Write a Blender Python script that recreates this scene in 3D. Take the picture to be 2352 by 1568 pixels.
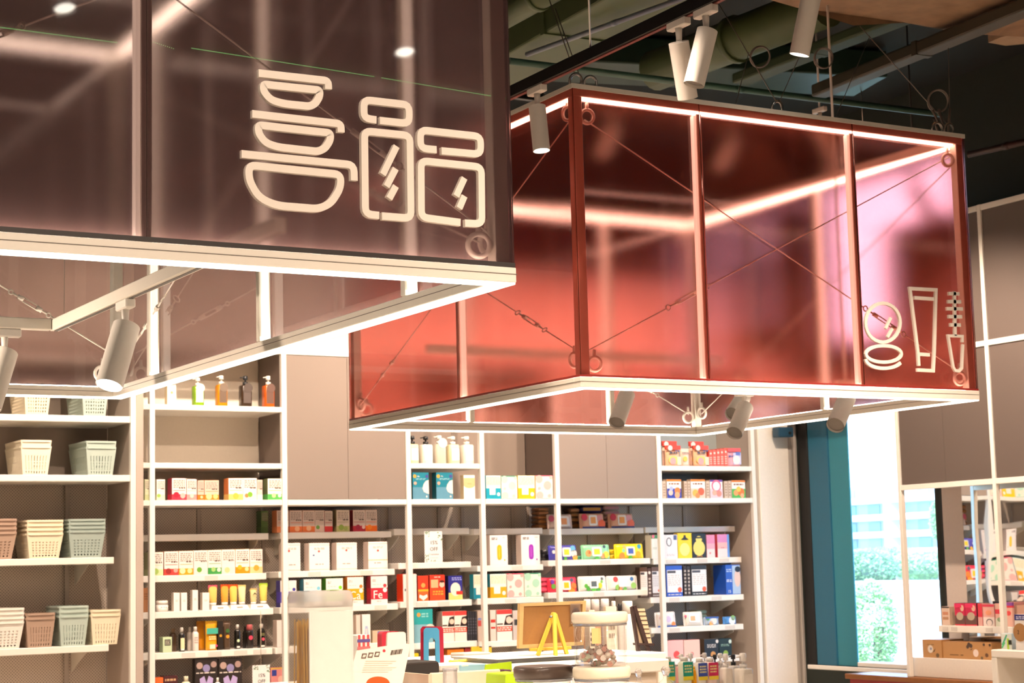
import bpy, bmesh, math, random
from mathutils import Vector, Matrix

random.seed(7)
for _o in list(bpy.data.objects):
    bpy.data.objects.remove(_o, do_unlink=True)
scene = bpy.context.scene
COL = scene.collection

# ------------------------------------------------------------------ camera
FPX, YAW, PITCH, ROLL, EYE = 4153.108, 0.525195597, 0.123068641, -0.0247828821, 1.5
_fwd = Vector((math.sin(YAW) * math.cos(PITCH), math.cos(YAW) * math.cos(PITCH), math.sin(PITCH)))
_r0 = Vector((math.cos(YAW), -math.sin(YAW), 0))
_u0 = _r0.cross(_fwd)
_rt = _r0 * math.cos(ROLL) + _u0 * math.sin(ROLL)
_up = -_r0 * math.sin(ROLL) + _u0 * math.cos(ROLL)
CAM = Vector((0, 0, EYE))
cd = bpy.data.cameras.new('camera')
cam = bpy.data.objects.new('camera', cd)
COL.objects.link(cam)
cam.matrix_world = Matrix(((_rt.x, _up.x, -_fwd.x, 0), (_rt.y, _up.y, -_fwd.y, 0), (_rt.z, _up.z, -_fwd.z, EYE), (0, 0, 0, 1)))
cd.sensor_fit = 'HORIZONTAL'
cd.sensor_width = 36.0
cd.lens = 36.0 * FPX / 2352.0
cd.clip_start = 0.05
cd.clip_end = 400
cd.dof.use_dof = True
cd.dof.focus_distance = 5.2
cd.dof.aperture_fstop = 11.0
scene.camera = cam

# ------------------------------------------------------------------ world, sun, exposure
world = bpy.data.worlds.new('overcast_sky')
scene.world = world
world.use_nodes = True
wn = world.node_tree
wn.nodes['Background'].inputs['Color'].default_value = (0.42, 0.67, 1.0, 1)
wn.nodes['Background'].inputs['Strength'].default_value = 8.0
sd = bpy.data.lights.new('sun', 'SUN')
sd.energy = 5.0
sd.angle = 0.02
sd.color = (1.0, 0.96, 0.88)
sun = bpy.data.objects.new('sun', sd)
COL.objects.link(sun)
sun.location = (0, 0, 30)
sun.rotation_euler = Vector((0.75, 0.25, -0.62)).to_track_quat('-Z', 'Y').to_euler()
scene.view_settings.view_transform = 'Standard'
scene.view_settings.look = 'None'
scene.view_settings.gamma = 1.0
scene.view_settings.use_curve_mapping = False
scene.view_settings.exposure = 0.0
try:
    scene.cycles.max_bounces = 9
    scene.cycles.diffuse_bounces = 3
    scene.cycles.glossy_bounces = 4
    scene.cycles.transmission_bounces = 8
    scene.cycles.transparent_max_bounces = 16
    scene.cycles.caustics_refractive = True
    scene.cycles.sample_clamp_indirect = 6.0
except Exception:
    pass
WARM = (1.0, 0.775, 0.60)


def ray(px, py):
    return _fwd + _rt * ((px - 1176) / FPX) - _up * ((py - 784) / FPX)


def at(px, py, ax, val):
    """the point of the room where the sight line meets the plane axis = val"""
    d = ray(px, py)
    return CAM + d * ((val - CAM[ax]) / d[ax])


# ------------------------------------------------------------------ helpers
def lin(h):
    if not isinstance(h, str):
        return tuple(h)
    h = h.lstrip('#')
    out = []
    for i in (0, 2, 4):
        c = int(h[i:i + 2], 16) / 255
        out.append(c / 12.92 if c <= 0.04045 else ((c + 0.055) / 1.055) ** 2.4)
    return tuple(out)


MATS = {}


def M(col, rough=0.5, metal=0.0, spec=0.5, grain=0.05, scale=60.0, bump=0.0):
    key = (col, rough, metal, spec, grain, scale, bump)
    if key in MATS:
        return MATS[key]
    m = bpy.data.materials.new('surface')
    m.use_nodes = True
    nt = m.node_tree
    b = nt.nodes['Principled BSDF']
    c = lin(col)
    b.inputs['Roughness'].default_value = rough
    b.inputs['Metallic'].default_value = metal
    b.inputs['Specular IOR Level'].default_value = spec
    tc = nt.nodes.new('ShaderNodeTexCoord')
    n = nt.nodes.new('ShaderNodeTexNoise')
    n.inputs['Scale'].default_value = scale
    n.inputs['Detail'].default_value = 2
    nt.links.new(tc.outputs['Object'], n.inputs['Vector'])
    mx = nt.nodes.new('ShaderNodeMix')
    mx.data_type = 'RGBA'
    mx.inputs[6].default_value = tuple(x * (1 - grain) for x in c) + (1,)
    mx.inputs[7].default_value = tuple(min(1, x * (1 + grain)) for x in c) + (1,)
    nt.links.new(n.outputs['Fac'], mx.inputs[0])
    nt.links.new(mx.outputs[2], b.inputs['Base Color'])
    if bump:
        bp = nt.nodes.new('ShaderNodeBump')
        bp.inputs['Strength'].default_value = bump
        bp.inputs['Distance'].default_value = 0.01
        nt.links.new(n.outputs['Fac'], bp.inputs['Height'])
        nt.links.new(bp.outputs['Normal'], b.inputs['Normal'])
    MATS[key] = m
    return m


def EM(col, strength):
    key = ('em', col, strength)
    if key in MATS:
        return MATS[key]
    m = bpy.data.materials.new('glow')
    m.use_nodes = True
    nt = m.node_tree
    b = nt.nodes['Principled BSDF']
    c = lin(col)
    b.inputs['Base Color'].default_value = (0.8, 0.8, 0.8, 1)
    b.inputs['Emission Color'].default_value = c + (1,)
    b.inputs['Emission Strength'].default_value = strength
    MATS[key] = m
    return m


def ACRYLIC(tint, haze, rough, clear, milk, front=0.4):
    """tinted acrylic sheet: rough refraction + clear part + milky scatter + glossy skin"""
    m = bpy.data.materials.new('acrylic')
    m.use_nodes = True
    nt = m.node_tree
    for n in list(nt.nodes):
        nt.nodes.remove(n)
    N = nt.nodes.new
    out = N('ShaderNodeOutputMaterial')
    rf = N('ShaderNodeBsdfRefraction')
    rf.inputs['Color'].default_value = tuple(tint) + (1,)
    rf.inputs['Roughness'].default_value = rough
    rf.inputs['IOR'].default_value = 1.25
    tr = N('ShaderNodeBsdfTransparent')
    tr.inputs['Color'].default_value = tuple(tint) + (1,)
    tl = N('ShaderNodeBsdfTranslucent')
    tl.inputs['Color'].default_value = tuple(haze) + (1,)
    df = N('ShaderNodeBsdfDiffuse')
    df.inputs['Color'].default_value = tuple(haze) + (1,)
    gl = N('ShaderNodeBsdfGlossy')
    gl.inputs['Roughness'].default_value = 0.03
    fr = N('ShaderNodeFresnel')
    fr.inputs['IOR'].default_value = 1.45
    a = N('ShaderNodeMixShader'); a.inputs[0].default_value = clear
    nt.links.new(rf.outputs[0], a.inputs[1]); nt.links.new(tr.outputs[0], a.inputs[2])
    s = N('ShaderNodeMixShader'); s.inputs[0].default_value = front
    nt.links.new(tl.outputs[0], s.inputs[1]); nt.links.new(df.outputs[0], s.inputs[2])
    b = N('ShaderNodeMixShader'); b.inputs[0].default_value = milk
    nt.links.new(a.outputs[0], b.inputs[1]); nt.links.new(s.outputs[0], b.inputs[2])
    g = N('ShaderNodeMixShader')
    ge = N('ShaderNodeNewGeometry')
    iv = N('ShaderNodeMath'); iv.operation = 'SUBTRACT'; iv.inputs[0].default_value = 1.0
    mu = N('ShaderNodeMath'); mu.operation = 'MULTIPLY'
    nt.links.new(ge.outputs['Backfacing'], iv.inputs[1]); nt.links.new(fr.outputs[0], mu.inputs[0]); nt.links.new(iv.outputs[0], mu.inputs[1])
    nt.links.new(mu.outputs[0], g.inputs[0]); nt.links.new(b.outputs[0], g.inputs[1]); nt.links.new(gl.outputs[0], g.inputs[2])
    nt.links.new(g.outputs[0], out.inputs['Surface'])
    return m


def PLASTIC(tint=(0.95, 0.95, 0.95), rough=0.05, clear=0.6, milk=0.05):
    key = ('pl', tint, rough, clear, milk)
    if key not in MATS:
        MATS[key] = ACRYLIC(tint, tint, rough, clear, milk)
    return MATS[key]


ORG = {}


def org(o):
    return ORG.get(o.name, Vector((0, 0, 0))) if o is not None else Vector((0, 0, 0))


def thing(name, label, cat, loc, group=None, kind=None):
    o = bpy.data.objects.new(name, None)
    o.empty_display_size = 0.05
    COL.objects.link(o)
    o.location = loc
    ORG[o.name] = Vector(loc)
    if kind:
        o['kind'] = kind
    o['label'] = label
    o['category'] = cat
    if group:
        o['group'] = group
    return o


class Fr:
    """local frame: u right, d into the thing, v up"""
    def __init__(s, O, ax=1, lean=0.0, turn=0.0):
        s.O = Vector(O)
        if ax == 1:
            u, d = Vector((1, 0, 0)), Vector((0, 1, 0))
        else:
            u, d = Vector((0, -1, 0)), Vector((1, 0, 0))
        if turn:
            R = Matrix.Rotation(turn, 3, 'Z')
            u, d = R @ u, R @ d
        v = Vector((0, 0, 1))
        if lean:
            R = Matrix.Rotation(-lean, 3, u)
            d, v = R @ d, R @ v
        s.u, s.d, s.v = u, d, v

    def __call__(s, p):
        return s.O + s.u * p[0] + s.d * p[1] + s.v * p[2]


class MB:
    def __init__(s, fr=None):
        s.v, s.f, s.sm, s.fr = [], [], [], fr

    def add(s, vs, fs, smooth=False):
        b = len(s.v)
        s.v += [Vector(p) for p in vs]
        s.f += [[i + b for i in f] for f in fs]
        s.sm += [smooth] * len(fs)
        return s

    def box(s, x0, x1, y0, y1, z0, z1, c=0.0):
        if c <= 0:
            vs = [(x, y, z) for x in (x0, x1) for y in (y0, y1) for z in (z0, z1)]
            return s.add(vs, [(0, 1, 3, 2), (4, 6, 7, 5), (0, 4, 5, 1), (2, 3, 7, 6), (0, 2, 6, 4), (1, 5, 7, 3)])
        c = min(c, abs(x1 - x0) * .45, abs(y1 - y0) * .45, abs(z1 - z0) * .45)
        lo, hi = (x0, y0, z0), (x1, y1, z1)
        vs, idx = [], {}
        for sx in (0, 1):
            for sy in (0, 1):
                for sz in (0, 1):
                    sg = (sx, sy, sz)
                    for a in range(3):
                        p = []
                        for k in range(3):
                            e = hi[k] if sg[k] else lo[k]
                            if k != a:
                                e += -c if sg[k] else c
                            p.append(e)
                        idx[(sg, a)] = len(vs)
                        vs.append(p)
        fs = []
        for a in range(3):
            o1, o2 = [k for k in range(3) if k != a]
            for sa in (0, 1):
                q = []
                for (p1, p2) in ((0, 0), (1, 0), (1, 1), (0, 1)):
                    sg = [0, 0, 0]; sg[a] = sa; sg[o1] = p1; sg[o2] = p2
                    q.append(idx[(tuple(sg), a)])
                fs.append(q)
            for p1 in (0, 1):
                for p2 in (0, 1):
                    s0 = [0, 0, 0]; s0[o1] = p1; s0[o2] = p2
                    s1 = list(s0); s1[a] = 1
                    fs.append([idx[(tuple(s0), o1)], idx[(tuple(s1), o1)], idx[(tuple(s1), o2)], idx[(tuple(s0), o2)]])
        for sg in [(i, j, k) for i in (0, 1) for j in (0, 1) for k in (0, 1)]:
            fs.append([idx[(sg, 0)], idx[(sg, 1)], idx[(sg, 2)]])
        return s.add(vs, fs)

    def cyl(s, p0, p1, r0, r1=None, n=16, caps=True, smooth=True):
        r1 = r0 if r1 is None else r1
        p0, p1 = Vector(p0), Vector(p1)
        d = (p1 - p0).normalized()
        a = d.orthogonal().normalized()
        b = d.cross(a)
        vs = []
        for p, r in ((p0, r0), (p1, r1)):
            for i in range(n):
                t = 2 * math.pi * i / n
                vs.append(p + a * (r * math.cos(t)) + b * (r * math.sin(t)))
        s.add(vs, [(i, (i + 1) % n, n + (i + 1) % n, n + i) for i in range(n)], smooth)
        if caps:
            bb = len(s.v) - 2 * n
            s.f += [[bb + i for i in range(n)][::-1], [bb + n + i for i in range(n)]]
            s.sm += [False, False]
        return s

    def tube(s, pts, r, n=8, closed=False):
        pts = [Vector(p) for p in pts]
        m = len(pts)
        vs = []
        prev = None
        for i, p in enumerate(pts):
            if closed:
                d = (pts[(i + 1) % m] - pts[i - 1]).normalized()
            else:
                d = (pts[min(i + 1, m - 1)] - pts[max(i - 1, 0)]).normalized()
            if prev is None:
                a = d.orthogonal().normalized()
            else:
                a = (prev - d * prev.dot(d)).normalized()
            prev = a
            b = d.cross(a)
            for k in range(n):
                t = 2 * math.pi * k / n
                vs.append(p + a * (r * math.cos(t)) + b * (r * math.sin(t)))
        fs = []
        for i in range(m if closed else m - 1):
            j = (i + 1) % m
            for k in range(n):
                fs.append((i * n + k, i * n + (k + 1) % n, j * n + (k + 1) % n, j * n + k))
        if not closed:
            fs += [tuple(range(n))[::-1], tuple((m - 1) * n + k for k in range(n))]
        return s.add(vs, fs, True)

    def torus(s, c, nrm, R, r, n=20, k=8, arc=1.0):
        c, nrm = Vector(c), Vector(nrm).normalized()
        a = nrm.orthogonal().normalized()
        b = nrm.cross(a)
        m = n if arc >= 1 else int(n * arc) + 1
        pts = [c + a * (R * math.cos(2 * math.pi * i / n)) + b * (R * math.sin(2 * math.pi * i / n)) for i in range(m)]
        return s.tube(pts, r, k, closed=arc >= 1)

    def lathe(s, prof, c=(0, 0, 0), n=20, sq=2.0, ax=1.0, ay=1.0):
        """profile of (r, z); sq > 2 squares the section, ax/ay stretch it"""
        c = Vector(c)
        vs = []
        for r, z in prof:
            for i in range(n):
                t = 2 * math.pi * (i + 0.5) / n
                ct, st = math.cos(t), math.sin(t)
                k = (abs(ct) ** sq + abs(st) ** sq) ** (-1.0 / sq)
                vs.append(c + Vector((r * ax * ct * k, r * ay * st * k, z)))
        m = len(prof)
        fs = [(j * n + i, j * n + (i + 1) % n, (j + 1) * n + (i + 1) % n, (j + 1) * n + i) for j in range(m - 1) for i in range(n)]
        s.add(vs, fs, True)
        b = len(s.v) - m * n
        s.f += [[b + i for i in range(n)][::-1], [b + (m - 1) * n + i for i in range(n)]]
        s.sm += [False, False]
        return s

    def prism(s, poly, d0, d1):
        """polygon in (u, v), extruded along d"""
        n = len(poly)
        vs = [(u, d0, v) for u, v in poly] + [(u, d1, v) for u, v in poly]
        return s.add(vs, [tuple(range(n)), tuple(range(2 * n - 1, n - 1, -1))] + [(i, i + n, (i + 1) % n + n, (i + 1) % n) for i in range(n)])

    def stroke(s, pts, w, d0, d1, closed=False):
        """flat band of width w along a polyline in (u, v)"""
        P = [Vector((p[0], p[1])) for p in pts]
        m = len(P)
        L, R = [], []
        for i in range(m):
            if closed:
                a, b = P[i - 1], P[(i + 1) % m]
                d1v, d2v = (P[i] - a), (b - P[i])
            else:
                d1v = P[i] - P[i - 1] if i else P[1] - P[0]
                d2v = P[i + 1] - P[i] if i < m - 1 else P[i] - P[i - 1]
            d1v.normalize(); d2v.normalize()
            n1, n2 = Vector((-d1v.y, d1v.x)), Vector((-d2v.y, d2v.x))
            nn = (n1 + n2)
            if nn.length < 1e-6:
                nn = n1
            nn.normalize()
            k = min(1 / max(0.35, nn.dot(n1)), 2.0)
            L.append(P[i] + nn * (w / 2 * k)); R.append(P[i] - nn * (w / 2 * k))
        vs = []
        for i in range(m):
            vs += [(L[i].x, d0, L[i].y), (R[i].x, d0, R[i].y), (L[i].x, d1, L[i].y), (R[i].x, d1, R[i].y)]
        fs = []
        for i in range(m if closed else m - 1):
            a, b = 4 * i, 4 * ((i + 1) % m)
            fs += [(a, a + 1, b + 1, b), (a + 2, b + 2, b + 3, a + 3), (a, b, b + 2, a + 2), (a + 1, a + 3, b + 3, b + 1)]
        if not closed:
            e = 4 * (m - 1)
            fs += [(0, 2, 3, 1), (e, e + 1, e + 3, e + 2)]
        return s.add(vs, fs)

    def build(s, name, mat, parent=None, label=None, kind=None, bevel=0, solid=0):
        me = bpy.data.meshes.new(name)
        vs = [s.fr(p) for p in s.v] if s.fr else s.v
        o0 = org(parent)
        me.from_pydata([tuple(p - o0) for p in vs], [], s.f)
        me.polygons.foreach_set('use_smooth', s.sm)
        bm = bmesh.new()
        bm.from_mesh(me)
        bmesh.ops.recalc_face_normals(bm, faces=bm.faces)
        bm.to_mesh(me)
        bm.free()
        me.materials.append(mat)
        o = bpy.data.objects.new(name, me)
        COL.objects.link(o)
        if parent is not None:
            o.parent = parent
            ORG[o.name] = o0
        if label:
            o['label'] = label
        if kind:
            o['kind'] = kind
        if solid:
            md = o.modifiers.new('thickness', 'SOLIDIFY'); md.thickness = solid; md.offset = 0
        if bevel:
            md = o.modifiers.new('soft_edge', 'BEVEL'); md.width = bevel; md.segments = 2; md.limit_method = 'ANGLE'
        return o


def tag(o, label, cat, group=None, kind=None):
    o['label'] = label
    o['category'] = cat
    if group:
        o['group'] = group
    if kind:
        o['kind'] = kind
    return o


def struct(o):
    o['kind'] = 'structure'
    return o


def arc_pts(cx, cy, rx, ry, a0, a1, n):
    return [(cx + rx * math.cos(a0 + (a1 - a0) * i / n), cy + ry * math.sin(a0 + (a1 - a0) * i / n)) for i in range(n + 1)]


def rounded(pts, r, closed=False, n=4):
    """round the corners of a polyline"""
    P = [Vector(p) for p in pts]
    m = len(P)
    out = []
    for i in range(m):
        if not closed and i in (0, m - 1):
            out.append(tuple(P[i])); continue
        a, b, c = P[i - 1], P[i], P[(i + 1) % m]
        da, dc = (a - b), (c - b)
        rr = min(r, da.length * .48, dc.length * .48)
        p0, p2 = b + da.normalized() * rr, b + dc.normalized() * rr
        for k in range(n + 1):
            t = k / n
            out.append(tuple(p0 * (1 - t) ** 2 + b * (2 * t * (1 - t)) + p2 * t ** 2))
    return out


def word(txt, fr, u, v, h, mat, parent, name='lettering', d=-0.0008, align='CENTER'):
    cu = bpy.data.curves.new('lettering', 'FONT')
    cu.body = txt
    cu.size = h
    cu.align_x = align
    cu.extrude = 0.0004
    cu.resolution_u = 2
    t = bpy.data.objects.new('tmp_text', cu)
    me = bpy.data.meshes.new_from_object(t)
    bpy.data.objects.remove(t)
    bpy.data.curves.remove(cu)
    mb = MB(fr)
    mb.add([(p.co.x + u, d - p.co.z, p.co.y + v) for p in me.vertices], [list(p.vertices) for p in me.polygons])
    bpy.data.meshes.remove(me)
    return mb.build(name, mat, parent)

# ------------------------------------------------------------------ shared materials
WHITE = M('#f1ece2', 0.45, grain=0.02)
WHITE_METAL = M('#ece6da', 0.38, grain=0.02)
GREIGE = M('#8d7f75', 0.6, grain=0.03, scale=300)
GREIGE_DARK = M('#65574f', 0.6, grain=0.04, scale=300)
STEEL = M('#b9b6b0', 0.25, 0.9)
BLACK = M('#141414', 0.5)
LED = EM((1.0, 0.88, 0.70), 9.0)
LED_EDGE = EM((1.0, 0.86, 0.68), 40.0)
LIT_SIDE = EM((1.0, 0.84, 0.64), 1.1)  # faint glow for mullion sides lit by the LEDs, no lamp


def perforated():
    m = bpy.data.materials.new('perforated_sheet')
    m.use_nodes = True
    nt = m.node_tree
    b = nt.nodes['Principled BSDF']
    tc = nt.nodes.new('ShaderNodeTexCoord')
    mp = nt.nodes.new('ShaderNodeMapping')
    mp.inputs['Rotation'].default_value = (0, math.radians(45), 0)
    vo = nt.nodes.new('ShaderNodeTexVoronoi')
    vo.inputs['Scale'].default_value = 75
    vo.inputs['Randomness'].default_value = 0
    cr = nt.nodes.new('ShaderNodeValToRGB')
    cr.color_ramp.elements[0].position = 0.30
    cr.color_ramp.elements[0].color = lin('#75695f') + (1,)
    cr.color_ramp.elements[1].position = 0.38
    cr.color_ramp.elements[1].color = lin('#d6c8ba') + (1,)
    nt.links.new(tc.outputs['Object'], mp.inputs['Vector'])
    nt.links.new(mp.outputs['Vector'], vo.inputs['Vector'])
    nt.links.new(vo.outputs['Distance'], cr.inputs['Fac'])
    nt.links.new(cr.outputs['Color'], b.inputs['Base Color'])
    b.inputs['Roughness'].default_value = 0.55
    return m


PERF = perforated()

# ------------------------------------------------------------------ room shell
struct(MB().box(-5, 9.15, -4, 11.7, -0.12, 0).build('floor', M('#dccfbf', 0.35, scale=8)))
struct(MB().box(-5.1, 9.15, -4.1, 11.7, 4.8, 4.95).build('ceiling', M('#0e1210', 0.9)))
struct(MB().box(-5.15, -5, -4, 11.7, 0, 4.8).build('wall_left', M('#8f867c', 0.8)))
struct(MB().box(-5, 9.15, -4.15, -4, 0, 4.8).build('wall_front', M('#8f867c', 0.8)))
struct(MB().box(-5, 9.15, 11.52, 11.7, 0, 3.70).build('wall_back', M('#efe6d8', 0.7)))
struct(MB().box(-5, 9.15, 11.515, 11.7, 3.702, 4.8).build('wall_upper', M('#1c1a17', 0.85)))
wr = MB()
XA, XB = 8.87, 9.02
wr.box(XA, XB, -4, 9.47, 0, 3.06).box(XA, XB, -4, 9.47, 4.32, 4.8).box(XA, XB, -4, 9.10, 3.06, 4.32).box(XA, XB, 10.96, 11.52, 0, 4.8).box(XA, XB, 9.47, 10.96, 0, 0.70)
wr.box(XA, XB, 9.47, 10.96, 2.62, 3.06).box(XA, XB, 9.47, 10.96, 4.32, 4.8).box(XA, XB, 10.62, 10.96, 3.06, 4.32)
struct(wr.build('wall_right', M('#20261f', 0.8)))

w = MB().box(8.88, 9.0, 9.47, 9.50, 0.70, 2.62, 0.004).box(8.88, 9.0, 9.50, 10.395, 2.58, 2.62, 0.004).build('window_1', M('#1d211f', 0.4))
MB().box(8.88, 9.0, 9.50, 10.395, 0.70, 0.735, 0.004).build('bottom_bar', WHITE, w)
struct(w)
GLASS = PLASTIC((0.97, 0.99, 1.0), 0.0, 0.97, 0.0)
MB().box(8.892, 8.898, 9.50, 10.395, 0.735, 2.58).build('pane', GLASS, w)
MB().box(8.885, 8.90, 10.396, 10.615, 0.70, 2.62, 0.004).build('jamb_panel', M('#2b8294', 0.45), w)
MB().box(8.875, 9.0, 10.618, 10.845, 0.70, 2.62, 0.004).build('jamb_panel', M('#1f6480', 0.45), w)
MB().box(8.87, 9.0, 10.848, 10.955, 0.70, 2.62, 0.006).build('black_seal', M('#0d0e10', 0.5), w)
MB().box(8.865, 8.985, 9.47, 10.955, 0.665, 0.70, 0.006).build('window_sill', WHITE, w)
w2 = MB().box(8.88, 9.0, 9.10, 9.14, 3.06, 4.32, 0.004).box(8.88, 9.0, 10.58, 10.62, 3.06, 4.32, 0.004).box(8.88, 9.0, 9.14, 10.58, 4.28, 4.32, 0.004).box(8.88, 9.0, 9.14, 10.58, 3.06, 3.10, 0.004).build('window_2', M('#1d211f', 0.4))
struct(w2)
MB().box(8.94, 8.948, 9.14, 10.58, 3.10, 4.28).build('pane', GLASS, w2)
# white corner pier with its aluminium strips
t1 = MB().box(8.51, 8.80, 10.985, 11.5, 0, 3.05, 0.006).build('trim_1', M('#efe7db', 0.55))
struct(t1)
struct(MB().box(8.805, 8.835, 10.99, 11.05, 0, 2.66, 0.005).box(8.84, 8.868, 10.965, 11.05, 0, 2.66, 0.005).build('trim_2', M('#b9b2aa', 0.35, 0.3)))
struct(MB().box(8.70, 8.868, 10.05, 10.98, 2.66, 2.80, 0.005).build('trim_3', M('#d9d6d0', 0.5)))
p = at(1798, 995, 1, 10.93)
k = thing('door_sensor', 'small dark blue box mounted high on the white corner pier', 'sensor', p)
MB().box(p.x - 0.075, p.x + 0.075, 10.89, 10.965, p.z - 0.03, p.z + 0.045, 0.006).build('housing', M('#28485c', 0.4), k)
MB().cyl((p.x + 0.035, 10.892, p.z), (p.x + 0.035, 10.883, p.z), 0.012, n=12).build('lens', BLACK, k)

# ------------------------------------------------------------------ outdoors, beyond the glass
gr = MB().box(9.6, 330, -60, 330, -3.2, -3.0).build('ground', M('#9a9f86', 0.9, scale=2))
struct(gr)
FAC = M('#dfe3e6', 0.7)
b0 = (210.0, 238.0, -3.0)
bd = thing('apartment_block', 'pale apartment block with white balcony bands beyond the window', 'building', b0)
MB().box(210, 226, 205, 262, -3, 13.6).build('wall', M('#b4c6d6', 0.7), bd)
for i in range(5):
    z = -1.2 + i * 2.9
    MB().box(206.5, 210.02, 204, 263, z, z + 1.0, 0.03).build('balcony', FAC, bd)
    for jn in range(9):
        yy = 207 + jn * 6.2
        MB().box(209.8, 210.1, yy, yy + 3.0, z + 1.1, z + 2.7).build('window_glass', M('#7fa3b8' if (i + jn) % 3 else '#8fc4d0', 0.2), bd)
for yy in (216, 232, 249):
    MB().box(206.4, 210.03, yy, yy + 1.2, -3, 13.4, 0.03).build('column', FAC, bd)
hb = thing('low_house', 'low white house with a dark window among the trees outside', 'house', (27, 26.5, -3))
MB().box(27, 31, 25, 29.5, -3, 0.2).build('wall', M('#e8e6e0', 0.7), hb)
MB().box(26.8, 31.2, 24.8, 29.7, 0.2, 0.4, 0.03).build('roof', M('#d6d6d6', 0.7), hb)
MB().box(26.96, 27.02, 26.4, 27.1, -0.7, -0.15).build('window_glass', M('#3c5872', 0.3), hb)


def leafy(name, label, c, rx, rz, n, col, group=None, ls=.07):
    t = thing(name, label, 'tree', (c[0], c[1], -3.0), group)
    rnd = random.Random(int(c[0] * 100 + c[1] * 7))
    MB().cyl((c[0], c[1], -3), (c[0] + 0.1, c[1], c[2]), 0.16, 0.07, 8).build('trunk', M('#6a5a48', 0.9), t)
    mb = MB()
    for i in range(n):
        th, ph = rnd.uniform(0, 6.283), math.acos(rnd.uniform(-1, 1))
        r = rnd.uniform(0.45, 1.0) ** 0.5
        q = Vector((c[0] + rx * r * math.sin(ph) * math.cos(th), c[1] + rx * r * math.sin(ph) * math.sin(th), c[2] + rz * r * math.cos(ph)))
        a = Vector((rnd.uniform(-1, 1), rnd.uniform(-1, 1), rnd.uniform(-1, 1))).normalized()
        b = a.orthogonal().normalized()
        s = ls * rnd.uniform(0.7, 1.5)
        mb.add([q - a * s, q + b * s * .45, q + a * s, q - b * s * .45], [(0, 1, 2, 3)])
    mb.build('foliage', col, t, kind='stuff')


LEAF = M('#9cc07c', 0.6, grain=0.35, scale=3)
LEAF2 = M('#84ac70', 0.6, grain=0.35, scale=3)
for i, (px, py, X, rx, rz, ls, col, lab) in enumerate([
        (1995, 1302, 22, 0.55, 0.34, .035, LEAF2, 'round green tree outside, seen left of the rack post in the window'),
        (2045, 1288, 41, 1.1, 0.50, .06, LEAF2, 'distant broad green tree outside below the balconies'),
        (2120, 1296, 33, 0.95, 0.40, .05, LEAF, 'wide pale green tree outside, seen right of the rack post'),
        (2005, 1440, 16.5, 0.36, 0.66, .028, LEAF, 'bright green bushy tree nearest to the window outside'),
        (2152, 1195, 30, 0.16, 0.45, .05, LEAF, 'slender green tree outside near the right window edge')]):
    c = at(px, py, 0, X)
    leafy('garden_tree', lab, c, rx, rz, 5000, col, 'trees outside', ls)
gw = at(2120, 1333, 0, 19)
ga, gb = at(2190, 1400, 0, 19).y, at(1975, 1400, 0, 19).y
gwt = thing('garden_wall', 'long white garden wall outside behind the nearest tree', 'wall', (19, ga, -3))
MB().box(19, 19.3, ga - 1, gb, -3, gw.z - .05).build('wall', M('#f2f2ee', 0.8), gwt)
MB().box(18.95, 19.35, ga - 1, gb + .05, gw.z - .049, gw.z, .01).build('coping', M('#f6f6f2', 0.8), gwt)

# ------------------------------------------------------------------ spot lamps on tracks
HOUSE = M('#ece6dd', 0.5, grain=0.02)


def spotlight(label, top, d, L=0.23, r=0.042, on=True, power=0, angle=50, group='track spotlights', adapter=True, cmat=None, ax=1, rod=False, blend=0.5, glow=14.0, vent=False):
    top, d = Vector(top), Vector(d).normalized()
    t = thing('track_spotlight', label, 'spotlight', top, group)
    hm = cmat or HOUSE
    if adapter:
        ly, lx = (0.055, 0.016) if ax == 1 else (0.016, 0.055)
        MB().box(top.x - lx, top.x + lx, top.y - ly, top.y + ly, top.z - 0.03, top.z, 0.004).build('track_adapter', hm, t)
    if rod:
        MB().cyl(top, (top.x, top.y, 4.8), 0.006, n=8).build('drop_rod', hm, t)
    nk = top + Vector((0, 0, -0.075))
    side = d.orthogonal().normalized()
    MB().cyl(top + Vector((0, 0, -0.028)), nk, 0.013, 0.010, 10).cyl(nk, nk + d * 0.03 + Vector((0, 0, -0.03)), 0.011, 0.011, 8).build('neck', hm, t)
    p0 = nk + Vector((0, 0, -0.02)) - d * 0.015
    p1 = p0 + d * L
    mb = MB().cyl(p0, p1, r, r, 28, caps=False)
    mb.cyl(p0 + d * 0.0, p0 + d * 0.006, r * 0.999, r * 0.999, 28)
    mb.cyl(p1 - d * 0.012, p1, r * 0.93, r * 0.93, 28, caps=False)
    h = mb.build('housing', hm, t)
    if vent:
        MB().cyl(p0 - d * 0.002, p0 + d * 0.004, r * 0.8, n=20).build('end_cap', M('#55504c', 0.6), h)
    MB().cyl(p1 - d * 0.014, p1 - d * 0.010, r * 0.92, r * 0.92, 28).build('lens', EM((1.0, 0.93, 0.80), glow) if on else M('#6b6660', 0.3), t)
    if power:
        ld = bpy.data.lights.new('spot_beam', 'SPOT')
        ld.energy = power
        ld.color = WARM
        ld.spot_size = math.radians(angle)
        ld.spot_blend = blend
        ld.shadow_soft_size = r * 0.9
        lo = bpy.data.objects.new('spot_beam', ld)
        COL.objects.link(lo)
        lo.parent = t
        lo.location = (p1 + d * 0.01) - top
        lo.rotation_euler = d.to_track_quat('-Z', 'Y').to_euler()
    return t


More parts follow.
